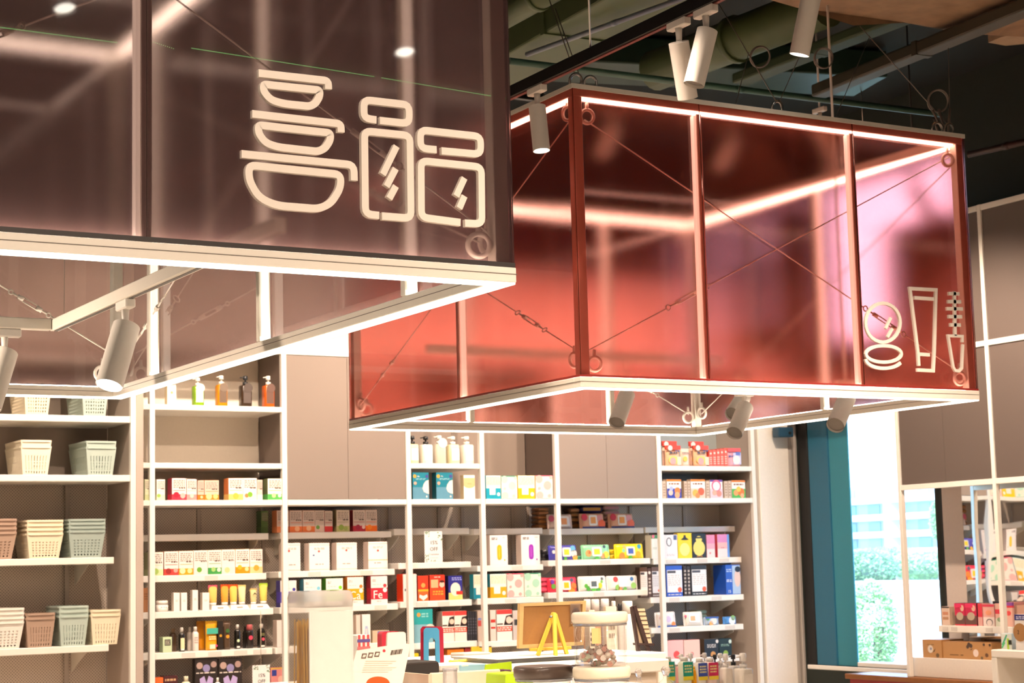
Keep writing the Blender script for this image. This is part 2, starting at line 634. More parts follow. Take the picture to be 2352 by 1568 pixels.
# ceiling track above the red box
TX, TZ = 3.62, 3.389
tr = thing('lighting_track', 'long black lighting track crossing above the red sign box', 'track', (TX, 5, TZ))
MB().box(TX - 0.015, TX + 0.015, 2.0, 7.4, TZ - 0.005, TZ + 0.045, 0.003).build('rail', M('#0c0b0a', 0.4), tr)
MB().box(TX - 0.008, TX + 0.008, 2.0, 7.4, TZ - 0.009, TZ - 0.005).build('contact_slot', M('#5a2a22', 0.5), tr)
for yy in (3.5, 5.6, 7.2):
    MB().cyl((TX, yy, TZ + 0.04), (TX, yy, 4.8), 0.004, n=6).build('hanger_rod', STEEL, tr)


def tz(px, py, X=TX):
    d = ray(px, py)
    return CAM + d * ((X - CAM.x) / d.x)


q = tz(1233, 196)
spotlight('lit white spotlight hanging on the black track in front of the red box corner', (TX, q.y, TZ - 0.005), (0.02, -0.10, -1), L=0.185, r=0.034, power=90, angle=55)
q = tz(1558, 45)
spotlight('white spotlight on the black track, tilted to the right, lower of a pair', (TX, q.y, TZ - 0.005), (0.34, 0.25, -0.95), L=0.20, r=0.036, on=False)
q = tz(1620, 15)
spotlight('white spotlight on the black track, tilted to the left, upper of a pair', (TX, q.y, TZ - 0.005), (-0.25, 0.10, -0.95), L=0.20, r=0.036, on=False)
q = at(1862, -60, 2, 3.92)
tr = thing('lighting_track', 'short black lighting track near the tan concrete at the top edge', 'track', (q.x, q.y, 3.92))
MB().box(q.x - 0.018, q.x + 0.018, q.y - 2.5, q.y + 0.3, 3.925, 3.97, 0.003).build('rail', M('#0c0b0a', 0.4), tr)
MB().cyl((q.x, q.y - 1.5, 3.96), (q.x, q.y - 1.5, 4.8), 0.004, n=6).build('hanger_rod', STEEL, tr)
MB().cyl((q.x, q.y + 0.2, 3.96), (q.x, q.y + 0.2, 4.8), 0.004, n=6).build('hanger_rod', STEEL, tr)
spotlight('lit white spotlight cut by the top edge of the picture', (q.x, q.y, 3.925), (-0.12, 0.25, -1), L=0.27, power=80, angle=60)
# wall washers over the back shelves, on their own track
WY, WZ = 9.05, 4.25
tr = thing('lighting_track', 'dark lighting track running above the back wall shelves', 'track', (5, WY, WZ))
MB().box(0.0, 8.6, WY - 0.018, WY + 0.018, WZ, WZ + 0.045, 0.003).build('rail', M('#0c0b0a', 0.4), tr)
for xx in (0.5, 3.0, 5.5, 8.0):
    MB().cyl((xx, WY, WZ + 0.04), (xx, WY, 4.8), 0.004, n=6).build('hanger_rod', STEEL, tr)
for i, (x, pw, ty) in enumerate([(1.6, 235, 0), (2.9, 235, 0), (4.0, 240, 0), (5.0, 240, 0), (6.0, 240, 0), (6.9, 240, 0), (7.8, 235, 0.0)]):
    spotlight('rear track spotlight aimed at the ' + ['hidden wall left of the baskets', 'basket shelves', 'shelves under the smoky box', 'tea carton shelves', 'pump bottle shelves', 'wet wipes shelves', 'mask shelves by the white pier'][i], (x, WY, WZ), (0.03, 0.72, -0.70), on=True, power=pw, angle=80, ax=0, group='rear track spotlights', blend=0.7, glow=8.0)
# lamps of the front aisle, mirrored by the smoky panel
for i, (px, py, lab) in enumerate([(125, 30, 'front aisle spotlight mirrored near the left edge of the smoky panel'), (922, 120, 'front aisle spotlight mirrored above the jar icons on the smoky panel')]):
    v = at(px, py, 1, 6.4)
    spotlight(lab, (v.x, 7.548 - v.y, v.z + (0.30 if i == 0 else 0.28)), (0.12 if i == 0 else -0.05, 0.35, -1), power=170, angle=85, rod=True, group='front aisle spotlights', blend=0.8, glow=40.0)
for i, (x, y, dx, dy, pw, lab) in enumerate([  # unseen lamps added to lift the front, ambient and bounced light
        (3.3, 2.0, 0.1, 0.55, 330, 'added overhead fill spotlight above the foreground counters'), (5.2, 3.2, 0.25, 0.5, 240, 'added overhead fill spotlight right of the foreground counters'),
        (7.2, 6.4, 0.75, 0.3, 300, 'added overhead fill spotlight aimed at the mirror wall'), (7.0, 8.3, 0.55, 0.1, 420, 'added overhead fill spotlight in front of the window wall'),
        (-0.8, 8.6, 0.5, 0.4, 160, 'added overhead fill spotlight left of the basket shelves'), (-1.2, 0.5, 0.50, 0.75, 260, 'added overhead fill spotlight at the left of the entrance aisle'),
        (0.4, -0.6, 0.2, 0.85, 280, 'added overhead fill spotlight behind the viewer'), (2.2, 0.3, -0.15, 0.85, 250, 'added overhead fill spotlight between the entrance aisle and the counters'),
        (4.2, 1.2, 0.1, 0.9, 40, 'added overhead fill spotlight aimed at the red box front'),
        (3.0, 5.0, 0.02, 0.05, 420, 'added overhead fill spotlight shining down between the two sign boxes'), (1.2, 8.0, 0.02, 0.05, 420, 'added overhead fill spotlight shining down behind the smoky box'), (4.9, 4.7, 0.02, 0.1, 700, 'added overhead fill spotlight shining down before the red box'), (3.0, 7.4, 0.55, 1.8, 230, 'added overhead fill spotlight aimed at the soap bottle cubby'), (4.8, 9.0, 0.02, 0.0, 300, 'added overhead fill spotlight shining down behind the red box')]):
    spotlight(lab, (x, y, 4.2), (dx, dy, -0.6 if 4 < i < 9 else -1), power=pw, angle=62 if 4 < i < 8 else 95, rod=True, group='overhead aisle spotlights', blend=0.8)
spotlight('dark spotlight silhouetted against the bright clerestory behind the red box', at(2100, 395, 0, 7.6), (0.25, -0.35, -1), L=0.24, r=0.045, on=False, cmat=M('#2a2624', 0.6), rod=True, group='overhead aisle spotlights')


# ------------------------------------------------------------------ hanging sign boxes
def eye_ring(parent, c, nrm, R=0.028, r=0.007):
    o = MB().torus(c, nrm, R, r, 20, 8).build('eye_ring', M('#e6ddd2', 0.4), parent)
    c = Vector(c)
    MB().cyl(c + Vector((0, 0, R)), c + Vector((0, 0, R + 0.03)), 0.008, 0.006, 10).build('eye_bolt', M('#e6ddd2', 0.4), o)


def brace(parent, a, b, t0, t1, r=0.0028, off=(0, 0, 0)):
    """diagonal wire rope with a turnbuckle between the fractions t0 and t1"""
    a, b = Vector(a), Vector(b)
    p, q = a.lerp(b, t0), a.lerp(b, t1)
    wmat = M('#e6ddd2', 0.45)
    o = MB().cyl(a, p, r, n=6).build('brace_wire', wmat, parent)
    MB().cyl(q, b, r, n=6).build('brace_wire', wmat, parent)
    d = (q - p).normalized()
    s = d.orthogonal().normalized() if abs(d.y) > 0.9 else d.cross(Vector((0, 1, 0))).normalized()
    L = (q - p).length
    mb = MB()
    mb.torus(p + d * L * .05, d.cross(s), L * .045, r * 1.1, 12, 6).torus(q - d * L * .05, d.cross(s), L * .045, r * 1.1, 12, 6)
    mb.cyl(p + d * L * .1, p + d * L * .3, r * 1.4, n=8).cyl(q - d * L * .3, q - d * L * .1, r * 1.4, n=8)
    m0, m1 = p + d * L * .28, q - d * L * .28
    for k in (-1, 1):
        mb.cyl(m0 + s * k * r * 2.6, m1 + s * k * r * 2.6, r * 1.0, n=8)
    mb.cyl(m0 - d * .012, m0 + d * .012, r * 3.2, n=10).cyl(m1 - d * .012, m1 + d * .012, r * 3.2, n=10)
    mb.build('turnbuckle', wmat, o)


def sign_box(label, x0, x1, y0, y1, z0, z1, zr, tint, haze, rough, milk, clear, fx, bx, ly, ry, post=0.04, rail_c=0.05):
    """x0..x1, y0..y1 outer faces; zr = top of the white bottom rail; fx/bx/ly/ry = mullion stations"""
    t = thing('hanging_sign_box', label, 'sign', (x0, y0, z0), 'suspended sign boxes')
    RM = WHITE_METAL
    w = rail_c
    # bottom rail ring with its diffuser underneath
    for nm, b in (('f', (x0, x1, y0, y0 + w)), ('b', (x0, x1, y1 - w, y1)), ('l', (x0, x0 + w, y0 + w, y1 - w)), ('r', (x1 - w, x1, y0 + w, y1 - w))):
        o = MB().box(*b, z0 + 0.004, zr, 0.002).build('bottom_rail', RM, t)
        e = 0.003
        MB().box(b[0] + e, b[1] - e, b[2] + e, b[3] - e, z0, z0 + 0.005).build('light_diffuser', LED, o)
        if b[1] - b[0] > b[3] - b[2]:
            MB().box(b[0] + 0.07, b[1] - 0.07, b[2] + (0.014 if b[2] < y0 + .01 else 0.024), b[3] - (0.024 if b[2] < y0 + .01 else 0.014), zr, zr + 0.005).build('led_or_lit_strip', LED_EDGE, o)
        else:
            MB().box(b[0] + (0.014 if b[0] < x0 + .01 else 0.024), b[1] - (0.024 if b[0] < x0 + .01 else 0.014), b[2] + 0.03, b[3] - 0.03, zr, zr + 0.005).build('led_or_lit_strip', LED_EDGE, o)
        g = 0.0012
        zz = z0 + (zr - z0) * 0.58
        bb = [b[0] - g, b[1] + g, b[2] - g, b[3] + g]
        MB().box(*bb, zz, zz + 0.0016).build('rail_groove', M('#6e655c', 0.6), o)
    sm_ = M('#2e2826', 0.5) if tint[0] < 0.9 else M('#8a2a24', 0.5)
    sh_ = 0.012 if tint[0] < 0.9 else 0.009
    for b in ((x0 + .002, x1 - .002, y0 + .0015, y0 + .0035), (x0 + .002, x1 - .002, y1 - .0035, y1 - .0015), (x0 + .0015, x0 + .0035, y0 + .004, y1 - .004), (x1 - .0035, x1 - .0015, y0 + .004, y1 - .004)):
        MB().box(*b, zr + .0003, zr + sh_).build('edge_seal', sm_, t)
    # acrylic sheets outside, frame right behind them
    th = 0.006
    ins = 0.004
    pm = ACRYLIC(tint, haze, rough, clear, milk, 0.2)
    zt = z1
    def sheet(a, b, fixed, axis):
        if axis == 1:
            MB().box(a + 0.001, b - 0.001, fixed, fixed + th, zr + 0.002, zt - 0.004).build('acrylic_panel', pm, t)
        else:
            MB().box(fixed, fixed + th, a + 0.001, b - 0.001, zr + 0.002, zt - 0.004).build('acrylic_panel', pm, t)
    st = [x0 + 0.002] + fx + [x1 - 0.002]
    for a, b in zip(st[:-1], st[1:]): sheet(a, b, y0 + ins, 1)
    st = [x0 + 0.002] + bx + [x1 - 0.002]
    for a, b in zip(st[:-1], st[1:]): sheet(a, b, y1 - ins - th, 1)
    st = [y0 + ins + th + 0.001] + ly + [y1 - ins - th - 0.001]
    for a, b in zip(st[:-1], st[1:]): sheet(a, b, x0 + ins, 0)
    st = [y0 + ins + th + 0.001] + ry + [y1 - ins - th - 0.001]
    for a, b in zip(st[:-1], st[1:]): sheet(a, b, x1 - ins - th, 0)
    i0 = ins + th + 0.002
    # top rails
    tr_h = 0.045
    for b in ((x0 + i0, x1 - i0, y0 + i0, y0 + i0 + post), (x0 + i0, x1 - i0, y1 - i0 - post, y1 - i0), (x0 + i0, x0 + i0 + post, y0 + i0 + post, y1 - i0 - post), (x1 - i0 - post, x1 - i0, y0 + i0 + post, y1 - i0 - post)):
        o = MB().box(*b, zt - tr_h, zt - 0.001, 0.002).build('top_rail', RM, t)
        cx, cy = (b[0] + b[1]) / 2, (b[2] + b[3]) / 2
        if b[1] - b[0] > b[3] - b[2]:
            MB().box(b[0] + 0.05, b[1] - 0.05, cy - 0.012, cy + 0.012, zt - tr_h - 0.010, zt - tr_h).build('led_or_lit_strip', LED, o)
        else:
            MB().box(cx - 0.012, cx + 0.012, b[2] + 0.01, b[3] - 0.01, zt - tr_h - 0.010, zt - tr_h).build('led_or_lit_strip', LED, o)
    # thin cap band round the top edge
    for b in ((x0, x1, y0, y0 + 0.004), (x0, x1, y1 - 0.004, y1), (x0, x0 + 0.004, y0 + 0.004, y1 - 0.004), (x1 - 0.004, x1, y0 + 0.004, y1 - 0.004)):
        MB().box(*b, zt - 0.016, zt + 0.003).build('top_band', RM, t)
    # posts
    for cx in (x0 + i0, x1 - i0 - post):
        for cy in (y0 + i0, y1 - i0 - post):
            MB().box(cx, cx + post, cy, cy + post, zr + 0.001, zt - tr_h - 0.001, 0.002).build('corner_post', RM, t)
    mw = 0.026
    def mull(a, axis, fixed, inward):
        if axis == 1:
            y_a, y_b = (fixed, fixed + 0.04) if inward > 0 else (fixed - 0.04, fixed)
            o = MB().box(a - mw / 2, a + mw / 2, y_a, y_b, zr + 0.001, zt - tr_h - 0.012, 0.002).build('mullion', RM, t)
            MB().box(a - mw / 2 - 0.010, a - mw / 2, y_a + 0.006, y_b - 0.010, zr + 0.015, zt - tr_h - 0.02).build('led_or_lit_strip', LIT_SIDE, o)  # LED light on the mullion side, put in as a glowing strip
        else:
            x_a, x_b = (fixed, fixed + 0.04) if inward > 0 else (fixed - 0.04, fixed)
            o = MB().box(x_a, x_b, a - mw / 2, a + mw / 2, zr + 0.001, zt - tr_h - 0.012, 0.002).build('mullion', RM, t)
            MB().box(x_a + 0.006, x_b - 0.010, a - mw / 2 - 0.010, a - mw / 2, zr + 0.015, zt - tr_h - 0.02).build('led_or_lit_strip', LIT_SIDE, o)  # same lit side, also a glowing strip and no lamp
    for a in fx: mull(a, 1, y0 + i0, 1)
    for a in bx: mull(a, 1, y1 - i0, -1)
    for a in ly: mull(a, 0, x0 + i0, 1)
    for a in ry: mull(a, 0, x1 - i0, -1)
    # rings in the corners
    e = i0 + post + 0.035
    for sx, cx in ((1, x0), (-1, x1)):
        for cy, sy in ((y0, 1), (y1, -1)):
            for zc in (zr + 0.055, zt - tr_h - 0.075):
                eye_ring(t, (cx + sx * e, cy + sy * (i0 + 0.02), zc), (0.2, 1, 0.1))
                eye_ring(t, (cx + sx * (i0 + 0.02), cy + sy * e, zc + 0.02), (1, 0.2, 0.1))
    return t


RX0, RX1, RY0, RY1, RZ0, RZ1, RZR = 3.785, 5.915, 6.0, 8.17, 2.186, 3.415, 2.232
red = sign_box('red acrylic sign box with white makeup icons and glowing edges', RX0, RX1, RY0, RY1, RZ0, RZ1, RZR,
               (0.99, 0.695, 0.665), (0.85, 0.17, 0.10), 0.17, 0.045, 0.05,
               [4.415, 5.245], [4.46, 5.32], [7.03], [7.04])
LX0, LX1, LY0, LY1, LZ0, LZ1, LZR = -0.62, 2.208, 3.78, 6.87, 2.182, 3.60, 2.2235
smoke = sign_box('smoky brown acrylic sign box with white bowl and jar icons', LX0, LX1, LY0, LY1, LZ0, LZ1, LZR,
                 (0.65, 0.57, 0.56), (0.50, 0.34, 0.345), 0.16, 0.15, 0.06,
                 [0.33, 1.274], [0.33, 1.27], [4.30, 5.33, 6.40], [4.30, 5.33, 6.40])

# braces of the red box: front face
yf = RY0 + 0.022
P = lambda px, py, Y: at(px, py, 1, Y)
brace(red, P(1342, 275, yf + .02), P(2205, 855, yf + .02), 0.72, 0.84)
brace(red, P(1350, 805, yf + .035), P(2190, 355, yf + .035), 0.19, 0.30)
Q = lambda px, py, X: at(px, py, 0, X)
xl = RX0 + 0.03
brace(red, (xl, RY0 + .08, RZ1 - .14), (xl, RY1 - .08, RZR + .07), 0.79, 0.90)
brace(red, (xl + .015, RY1 - .08, RZ1 - .14), (xl + .015, RY0 + .08, RZR + .11), 0.76, 0.88)
brace(red, (RX0 + .08, RY1 - .03, RZ1 - .14), (RX1 - .08, RY1 - .03, RZR + .07), 0.80, 0.90)
brace(red, (RX1 - .03, RY0 + .08, RZ1 - .14), (RX1 - .03, RY1 - .08, RZR + .07), 0.80, 0.90)
# braces of the smoky box
yf = LY0 + 0.05
a, b = P(392, -10, yf), P(1135, 545, yf)
d = (a - b)
a2 = b + d * ((LZ1 - .1 - b.z) / d.z)
f1 = (a2 - P(775, 272, yf)).length / (a2 - b).length
f2 = (a2 - P(925, 385, yf)).length / (a2 - b).length
brace(smoke, a2, b, f1, f2, r=0.0022)
a, b = P(-120, 150, yf + .02), P(300, -25, yf + .02)
brace(smoke, P(-300, 190, yf + .02), P(420, -75, yf + .02), 0.28, 0.47, r=0.0022)
xr = LX1 - 0.035
brace(smoke, (xr, LY0 + .08, LZ1 - .14), (xr, LY1 - .08, LZR + .07), 0.82, 0.92)
brace(smoke, (xr - .02, LY1 - .08, LZ1 - .14), (xr - .02, LY0 + .08, LZR + .07), 0.78, 0.88)
yb = LY1 - 0.04
a = P(0, 655, yb); b = P(245, 805, yb)
brace(smoke, a + (a - b) * 0.6, b + (b - a) * 0.02, 0.42, 0.66, r=0.003)

# hanger cables
CABLE = M('#6d625a', 0.5, 0.3)
def hanger(parent, a, b, r=0.0025):
    MB().cyl(a, b, r, n=6).build('hanger_cable', CABLE, parent)
for cx in (RX0 + .05, RX1 - .05):
    for cy in (RY0 + .05, RY1 - .05):
        MB().torus((cx, cy, RZ1 + .03), (0, 1, 0.3), 0.028, 0.006).build('lifting_eye', STEEL, red)
        MB().torus((cx + (.07 if cx < 5 else -.07), cy, RZ1 + .03), (0.3, 1, 0.1), 0.026, 0.006).build('lifting_eye', STEEL, red)
mx = at(1785, 245, 1, RY0 + .05).x
MB().torus((mx, RY0 + .05, RZ1 + .03), (0, 1, 0.2), 0.026, 0.006).build('lifting_eye', STEEL, red)
top = Vector((RX0 + .05, RY0 + .05, RZ1 + .05))
hanger(red, top, at(1262, 0, 1, RY0 + .2)); hanger(red, top + Vector((.02, 0, 0)), at(1275, 20, 1, RY0 + .2))
hanger(red, (mx, RY0 + .05, RZ1 + .05), at(1640, -10, 1, RY0 + .3)); hanger(red, (mx + .01, RY0 + .05, RZ1 + .05), at(1845, 110, 1, RY0 + .3), 0.0018)
tr_ = Vector((RX1 - .05, RY0 + .05, RZ1 + .05))
hanger(red, tr_, at(1975, 60, 1, RY0 + .2)); hanger(red, tr_ + Vector((0.01, 0, 0)), at(2178, 110, 1, RY0 + .2), 0.0018)
for (a, b) in (((1595, 150), (1594, 228)), ((1720, 120), (1690, 240)), ((1998, 82), (1920, 268))):
    hanger(red, at(a[0], a[1], 1, RY0 + 1.0), at(b[0], b[1], 1, RY0 + .03), 0.0018)
for cx, cy in ((LX1 - .05, LY0 + .05), (LX1 - .05, LY1 - .05), (LX0 + .05, LY0 + .05), (LX0 + .05, LY1 - .05)):
    hanger(smoke, (cx, cy, LZ1), (cx, cy, 4.8), 0.004)
for cx, cy in ((RX0 + .05, RY1 - .05), (RX1 - .05, RY1 - .05)):
    hanger(red, (cx, cy, RZ1 + .05), (cx, cy, 4.8), 0.004)
# coils of spare cable
for (px, py, rx, lab) in ((1746, 131, 0.046, 'coil of spare wire above the middle of the red box'), (1892, 134, 0.045, 'coil of spare wire hanging right of the middle hanger'), (2155, 232, 0.050, 'coil of spare wire above the right corner of the red box')):
    c = at(px, py, 1, RY0 + 0.25 if px != 2155 else RY0 + .06)
    k = thing('wire_coil', lab, 'wire coil', c, 'coils of spare wire')
    MB().torus(c, (0.2, 1, 0.5 if px == 1746 else 0.1), rx, 0.0035, 28, 6).build('loop', CABLE, k)
    MB().torus(c + Vector((0.004, 0.006, 0.003)), (0.3, 1, 0.4), rx * 1.04, 0.003, 28, 6).build('loop', CABLE, k)
c = at(2165, 285, 1, RY0 + .06)
k = thing('cable_clamp', 'tangle of clamps and cable ends at the right corner hanger', 'clamp', c)
for (dx, dz, ex, ez) in ((-.06, .06, .0, -.03), (-.02, .07, .02, -.05), (.05, .08, .03, -.05), (-.05, .02, -.03, -.05)):
    MB().cyl(c + Vector((dx, 0, dz)), c + Vector((ex, 0, ez)), 0.006, 0.004, 8).build('cable_end', CABLE, k)

# ------------------------------------------------------------------ icons on the smoky box
ICON = M('#efe6da', 0.55, grain=0.01)
FYL = LY0 + 0.004
def icon(parent, name, label, mapf, Y, strokes, w, th, fr_y):
    """strokes: list of (part name, points, closed, width); points through mapf to (px, py)"""
    base = None
    for nm, pts, closed, wd in strokes:
        uv = []
        for q in pts:
            px, py = mapf(q)
            h = at(px, py, 1, Y)
            uv.append((h.x, h.z))
        fr = Fr((0, Y, 0))
        o = MB(fr).stroke(uv, wd or w, -th, 0.0, closed).build(name if base is None else nm, ICON, parent if base is None else base)
        if base is None:
            base = o
            o['label'] = label
m2 = lambda q: (540 + q[0] / 2.376, q[1] / 2.376)
def bowl(r, o, lab):
    rim = rounded([(r[0], r[1]), (r[2], r[3]), (r[2] + 2, r[4])], 38)
    L, T, R, TR, B0, B1 = o
    body = [(L, T), (R, TR)]
    body = rounded([(L, T), (R, TR), (R - 2, TR + (B1[1] - TR) * .40), (B1[0] + (R - B1[0]) * .55, B1[1] - (B1[1] - TR) * .16), B1, B0, (L + (B0[0] - L) * .35, B0[1] - (B0[1] - T) * .20), (L, T + (B0[1] - T) * .35)], 60, True, 5)
    icon(smoke, 'bowl_icon', lab, m2, FYL, [('bowl_outline', body, True, 0), ('bowl_rim', rim, False, 0)], 0.0178, 0.012, 0)
bowl((118, 405, 497, 447, 492), (145, 466, 452, 498, (255, 572), (395, 586)), 'white outline of the smallest bowl on top of the stack')
bowl((83, 627, 566, 681, 727), (117, 688, 510, 731, (222, 808), (440, 832)), 'white outline of the middle bowl')
bowl((25, 845, 637, 905, 990), (65, 906, 566, 957, (215, 1126), (445, 1144)), 'white outline of the big bottom bowl')
def jar(lid, body, glints, lab):
    st = [('jar_body', rounded(body, 36), False, 0), ('jar_lid', rounded(lid, 36), False, 0)]
    st += [('glint', g, False, 0.0165) for g in glints]
    icon(smoke, 'jar_icon', lab, m2, FYL, st, 0.0178, 0.012, 0)
jar([(760, 660), (692, 650), (692, 550), (938, 578), (938, 680), (778, 663)], [(775, 1180), (700, 1172), (695, 720), (942, 745), (948, 1195), (790, 1183)],
    [[(795, 957), (870, 803)], [(815, 1022), (865, 925)], [(830, 1088), (866, 1020)]], 'white outline of the tall jar')
jar([(1088, 822), (1000, 814), (1000, 714), (1328, 750), (1328, 847), (1115, 828)], [(1218, 1218), (1005, 1190), (1003, 882), (1332, 916), (1335, 1226), (1242, 1221)],
    [[(1195, 1074), (1240, 976)], [(1212, 1140), (1240, 1074)]], 'white outline of the short jar')

m8 = lambda q: (1860 + q[0] / 3.266, 560 + q[1] / 3.266)
FYR = RY0 + 0.004
E_ = lambda cx, cy, rx, ry, a0=0, a1=360, n=28: arc_pts(cx, cy, rx, ry, math.radians(a0), math.radians(a1), n)
icon(red, 'compact_icon', 'white outline of a round compact mirror', m8, FYR,
     [('mirror_outline', E_(540, 592, 130, 146)[:-1], True, 0), ('powder_outline', E_(546, 826, 133, 62)[:-1], True, 0),
      ('powder_edge', E_(548, 862, 138, 72, 178, 25, 14), False, 0), ('glint', [(560, 637), (600, 555)], False, 0.0125), ('glint', [(574, 702), (612, 636)], False, 0.0125)], 0.0145, 0.010, 0)
icon(red, 'tube_icon', 'white outline of a cosmetic tube', m8, FYR,
     [('tube_outline', [(810, 915), (803, 812), (743, 336), (938, 346), (926, 800), (918, 952), (794, 946)], False, 0), ('tube_line', [(775, 405), (922, 415)], False, 0), ('tube_line', [(815, 828), (890, 833)], False, 0)], 0.0150, 0.010, 0)
icon(red, 'mascara_icon', 'white outline of a mascara brush', m8, FYR,
     [('handle', [(1136, 738), (1136, 694), (1030, 690), (1068, 925), (1082, 950), (1112, 955), (1132, 932), (1140, 755)], False, 0.0125), ('brush_stem', [(1076, 358), (1082, 690)], False, 0.016)] +
     [('bristle', [(a, y), (b, y + 2)], False, 0.0155) for a, b, y in ((1032, 1112, 374), (1026, 1125, 434), (1018, 1138, 487), (1030, 1132, 546), (1043, 1122, 608))], 0.0140, 0.010, 0)

# ------------------------------------------------------------------ dotted green laser line on the smoky sheet
mb = MB()
GY = LY0 + 0.016
def dots(a, b, step, Y=None, X=None, sag=0):
    n = int(math.hypot(b[0] - a[0], b[1] - a[1]) / step)
    for i in range(n + 1):
        f = i / n
        px, py = a[0] + (b[0] - a[0]) * f, a[1] + (b[1] - a[1]) * f + sag * f * (1 - f)
        c = at(px, py, 1, Y) if Y else at(px, py, 0, X)
        r = 0.0012
        mb.add([c + Vector(v) * r for v in ((1, 0, 0), (-1, 0, 0), (0, 1, 0), (0, -1, 0), (0, 0, 1), (0, 0, -1))], [(0, 2, 4), (2, 1, 4), (1, 3, 4), (3, 0, 4), (2, 0, 5), (1, 2, 5), (3, 1, 5), (0, 3, 5)])
dots((0, 63), (268, 98), 3.2, Y=GY)
dots((352, 97), (398, 112), 4.5, Y=GY)
dots((440, 111), (858, 176), 3.0, Y=GY)
dots((876, 179), (1160, 226), 3.0, Y=GY)
lz = mb.build('laser_line', EM((0.10, 0.62, 0.16), 4.0), None, kind='stuff')
tag(lz, 'fine dotted green laser line running across the smoky sign panel', 'laser line')

# ------------------------------------------------------------------ tracks and lamps inside the boxes
q = at(125, 748, 1, 6.28)
iz = q.z
tr = thing('lighting_track', 'white lighting track with a bent corner inside the smoky box', 'track', q)
MB().box(q.x - 0.017, q.x + 0.017, LY0 + 0.45, q.y, iz - 0.02, iz + 0.02, 0.003).build('rail', WHITE_METAL, tr)
MB().box(LX0 + 0.5, q.x - 0.019, q.y - 0.034, q.y, iz - 0.02, iz + 0.02, 0.003).build('rail', WHITE_METAL, tr)
MB().box(q.x - 0.006, q.x + 0.006, LY0 + 0.45, q.y - 0.02, iz - 0.0225, iz - 0.0195).build('contact_slot', M('#3a322c', 0.5), tr)
MB().cyl((q.x + .02, q.y - .05, iz + .02), (q.x + .02, q.y - .05, 4.8), 0.0015, n=6).build('hanger_wire', CABLE, tr)
MB().cyl((q.x, LY0 + .7, iz + .02), (q.x, LY0 + .7, 4.8), 0.0015, n=6).build('hanger_wire', CABLE, tr)
s0 = at(288, 690, 0, q.x)
spotlight('lit white spotlight under the smoky box, tilted to the left', (q.x, s0.y, iz - 0.02), (-0.34, -0.25, -0.92), L=0.215, r=0.043, power=220, angle=75, group='spotlights inside the sign boxes')
s1 = at(8, 768, 1, q.y)
spotlight('white spotlight cut by the left edge, under the smoky box', (s1.x, q.y - .017, iz - 0.02), (-0.32, -0.25, -0.92), L=0.215, r=0.043, on=False, ax=0, group='spotlights inside the sign boxes')
spotlight('added lit white spotlight further left on the track inside the smoky box, outside the picture', (0.35, q.y - .017, iz - 0.02), (0.85, -0.25, -0.30), L=0.215, r=0.043, power=110, angle=110, ax=0, blend=.9, group='spotlights inside the sign boxes')  # unseen lamp added to brighten the inner rails and panels
# red box inner track
ty, tzr = 7.72, 2.55
tr = thing('lighting_track', 'white lighting track inside the red box', 'track', (4.8, ty, tzr))
MB().box(4.0, 5.75, ty - 0.017, ty + 0.017, tzr - 0.02, tzr + 0.02, 0.003).build('rail', WHITE_METAL, tr)
for xx in (4.2, 5.6):
    MB().cyl((xx, ty, tzr + .02), (xx, ty, 4.8), 0.0015, n=6).build('hanger_wire', CABLE, tr)
for (ax_, ay_, bx_, by_, lab) in ((1440, 905, 1413, 980, 'leftmost white spotlight showing below the red box'), (1712, 905, 1680, 955, 'second white spotlight from the left below the red box'), (1712, 935, 1683, 1003, 'white spotlight hanging lowest below the red box'), (1945, 915, 1915, 985, 'rightmost white spotlight showing below the red box')):
    yy = 6.5 if 'rightmost' in lab else ty - (0.25 if 'lowest' in lab else 0)
    a = at(ax_, ay_, 1, yy); b = at(bx_, by_, 1, yy - 0.10)
    d = (b - a).normalized()
    p0 = a + Vector((0, 0, 0.095)) + d * 0.015
    if 'lowest' in lab:
        tr2 = MB().box(p0.x - 0.3, p0.x + 0.5, yy - .017, yy + .017, p0.z, p0.z + .03, 0.003).build('lighting_track', WHITE_METAL)
        tag(tr2, 'short second white track inside the red box', 'track')
    elif 'rightmost' not in lab:
        MB().cyl((p0.x, ty, p0.z), (p0.x, ty, tzr - 0.018), 0.008, n=8).build('drop_rod', WHITE_METAL, tr)
    spotlight(lab, p0, d, L=0.22, r=0.042, on=False, vent=True, ax=0, rod='rightmost' in lab, group='spotlights inside the sign boxes')

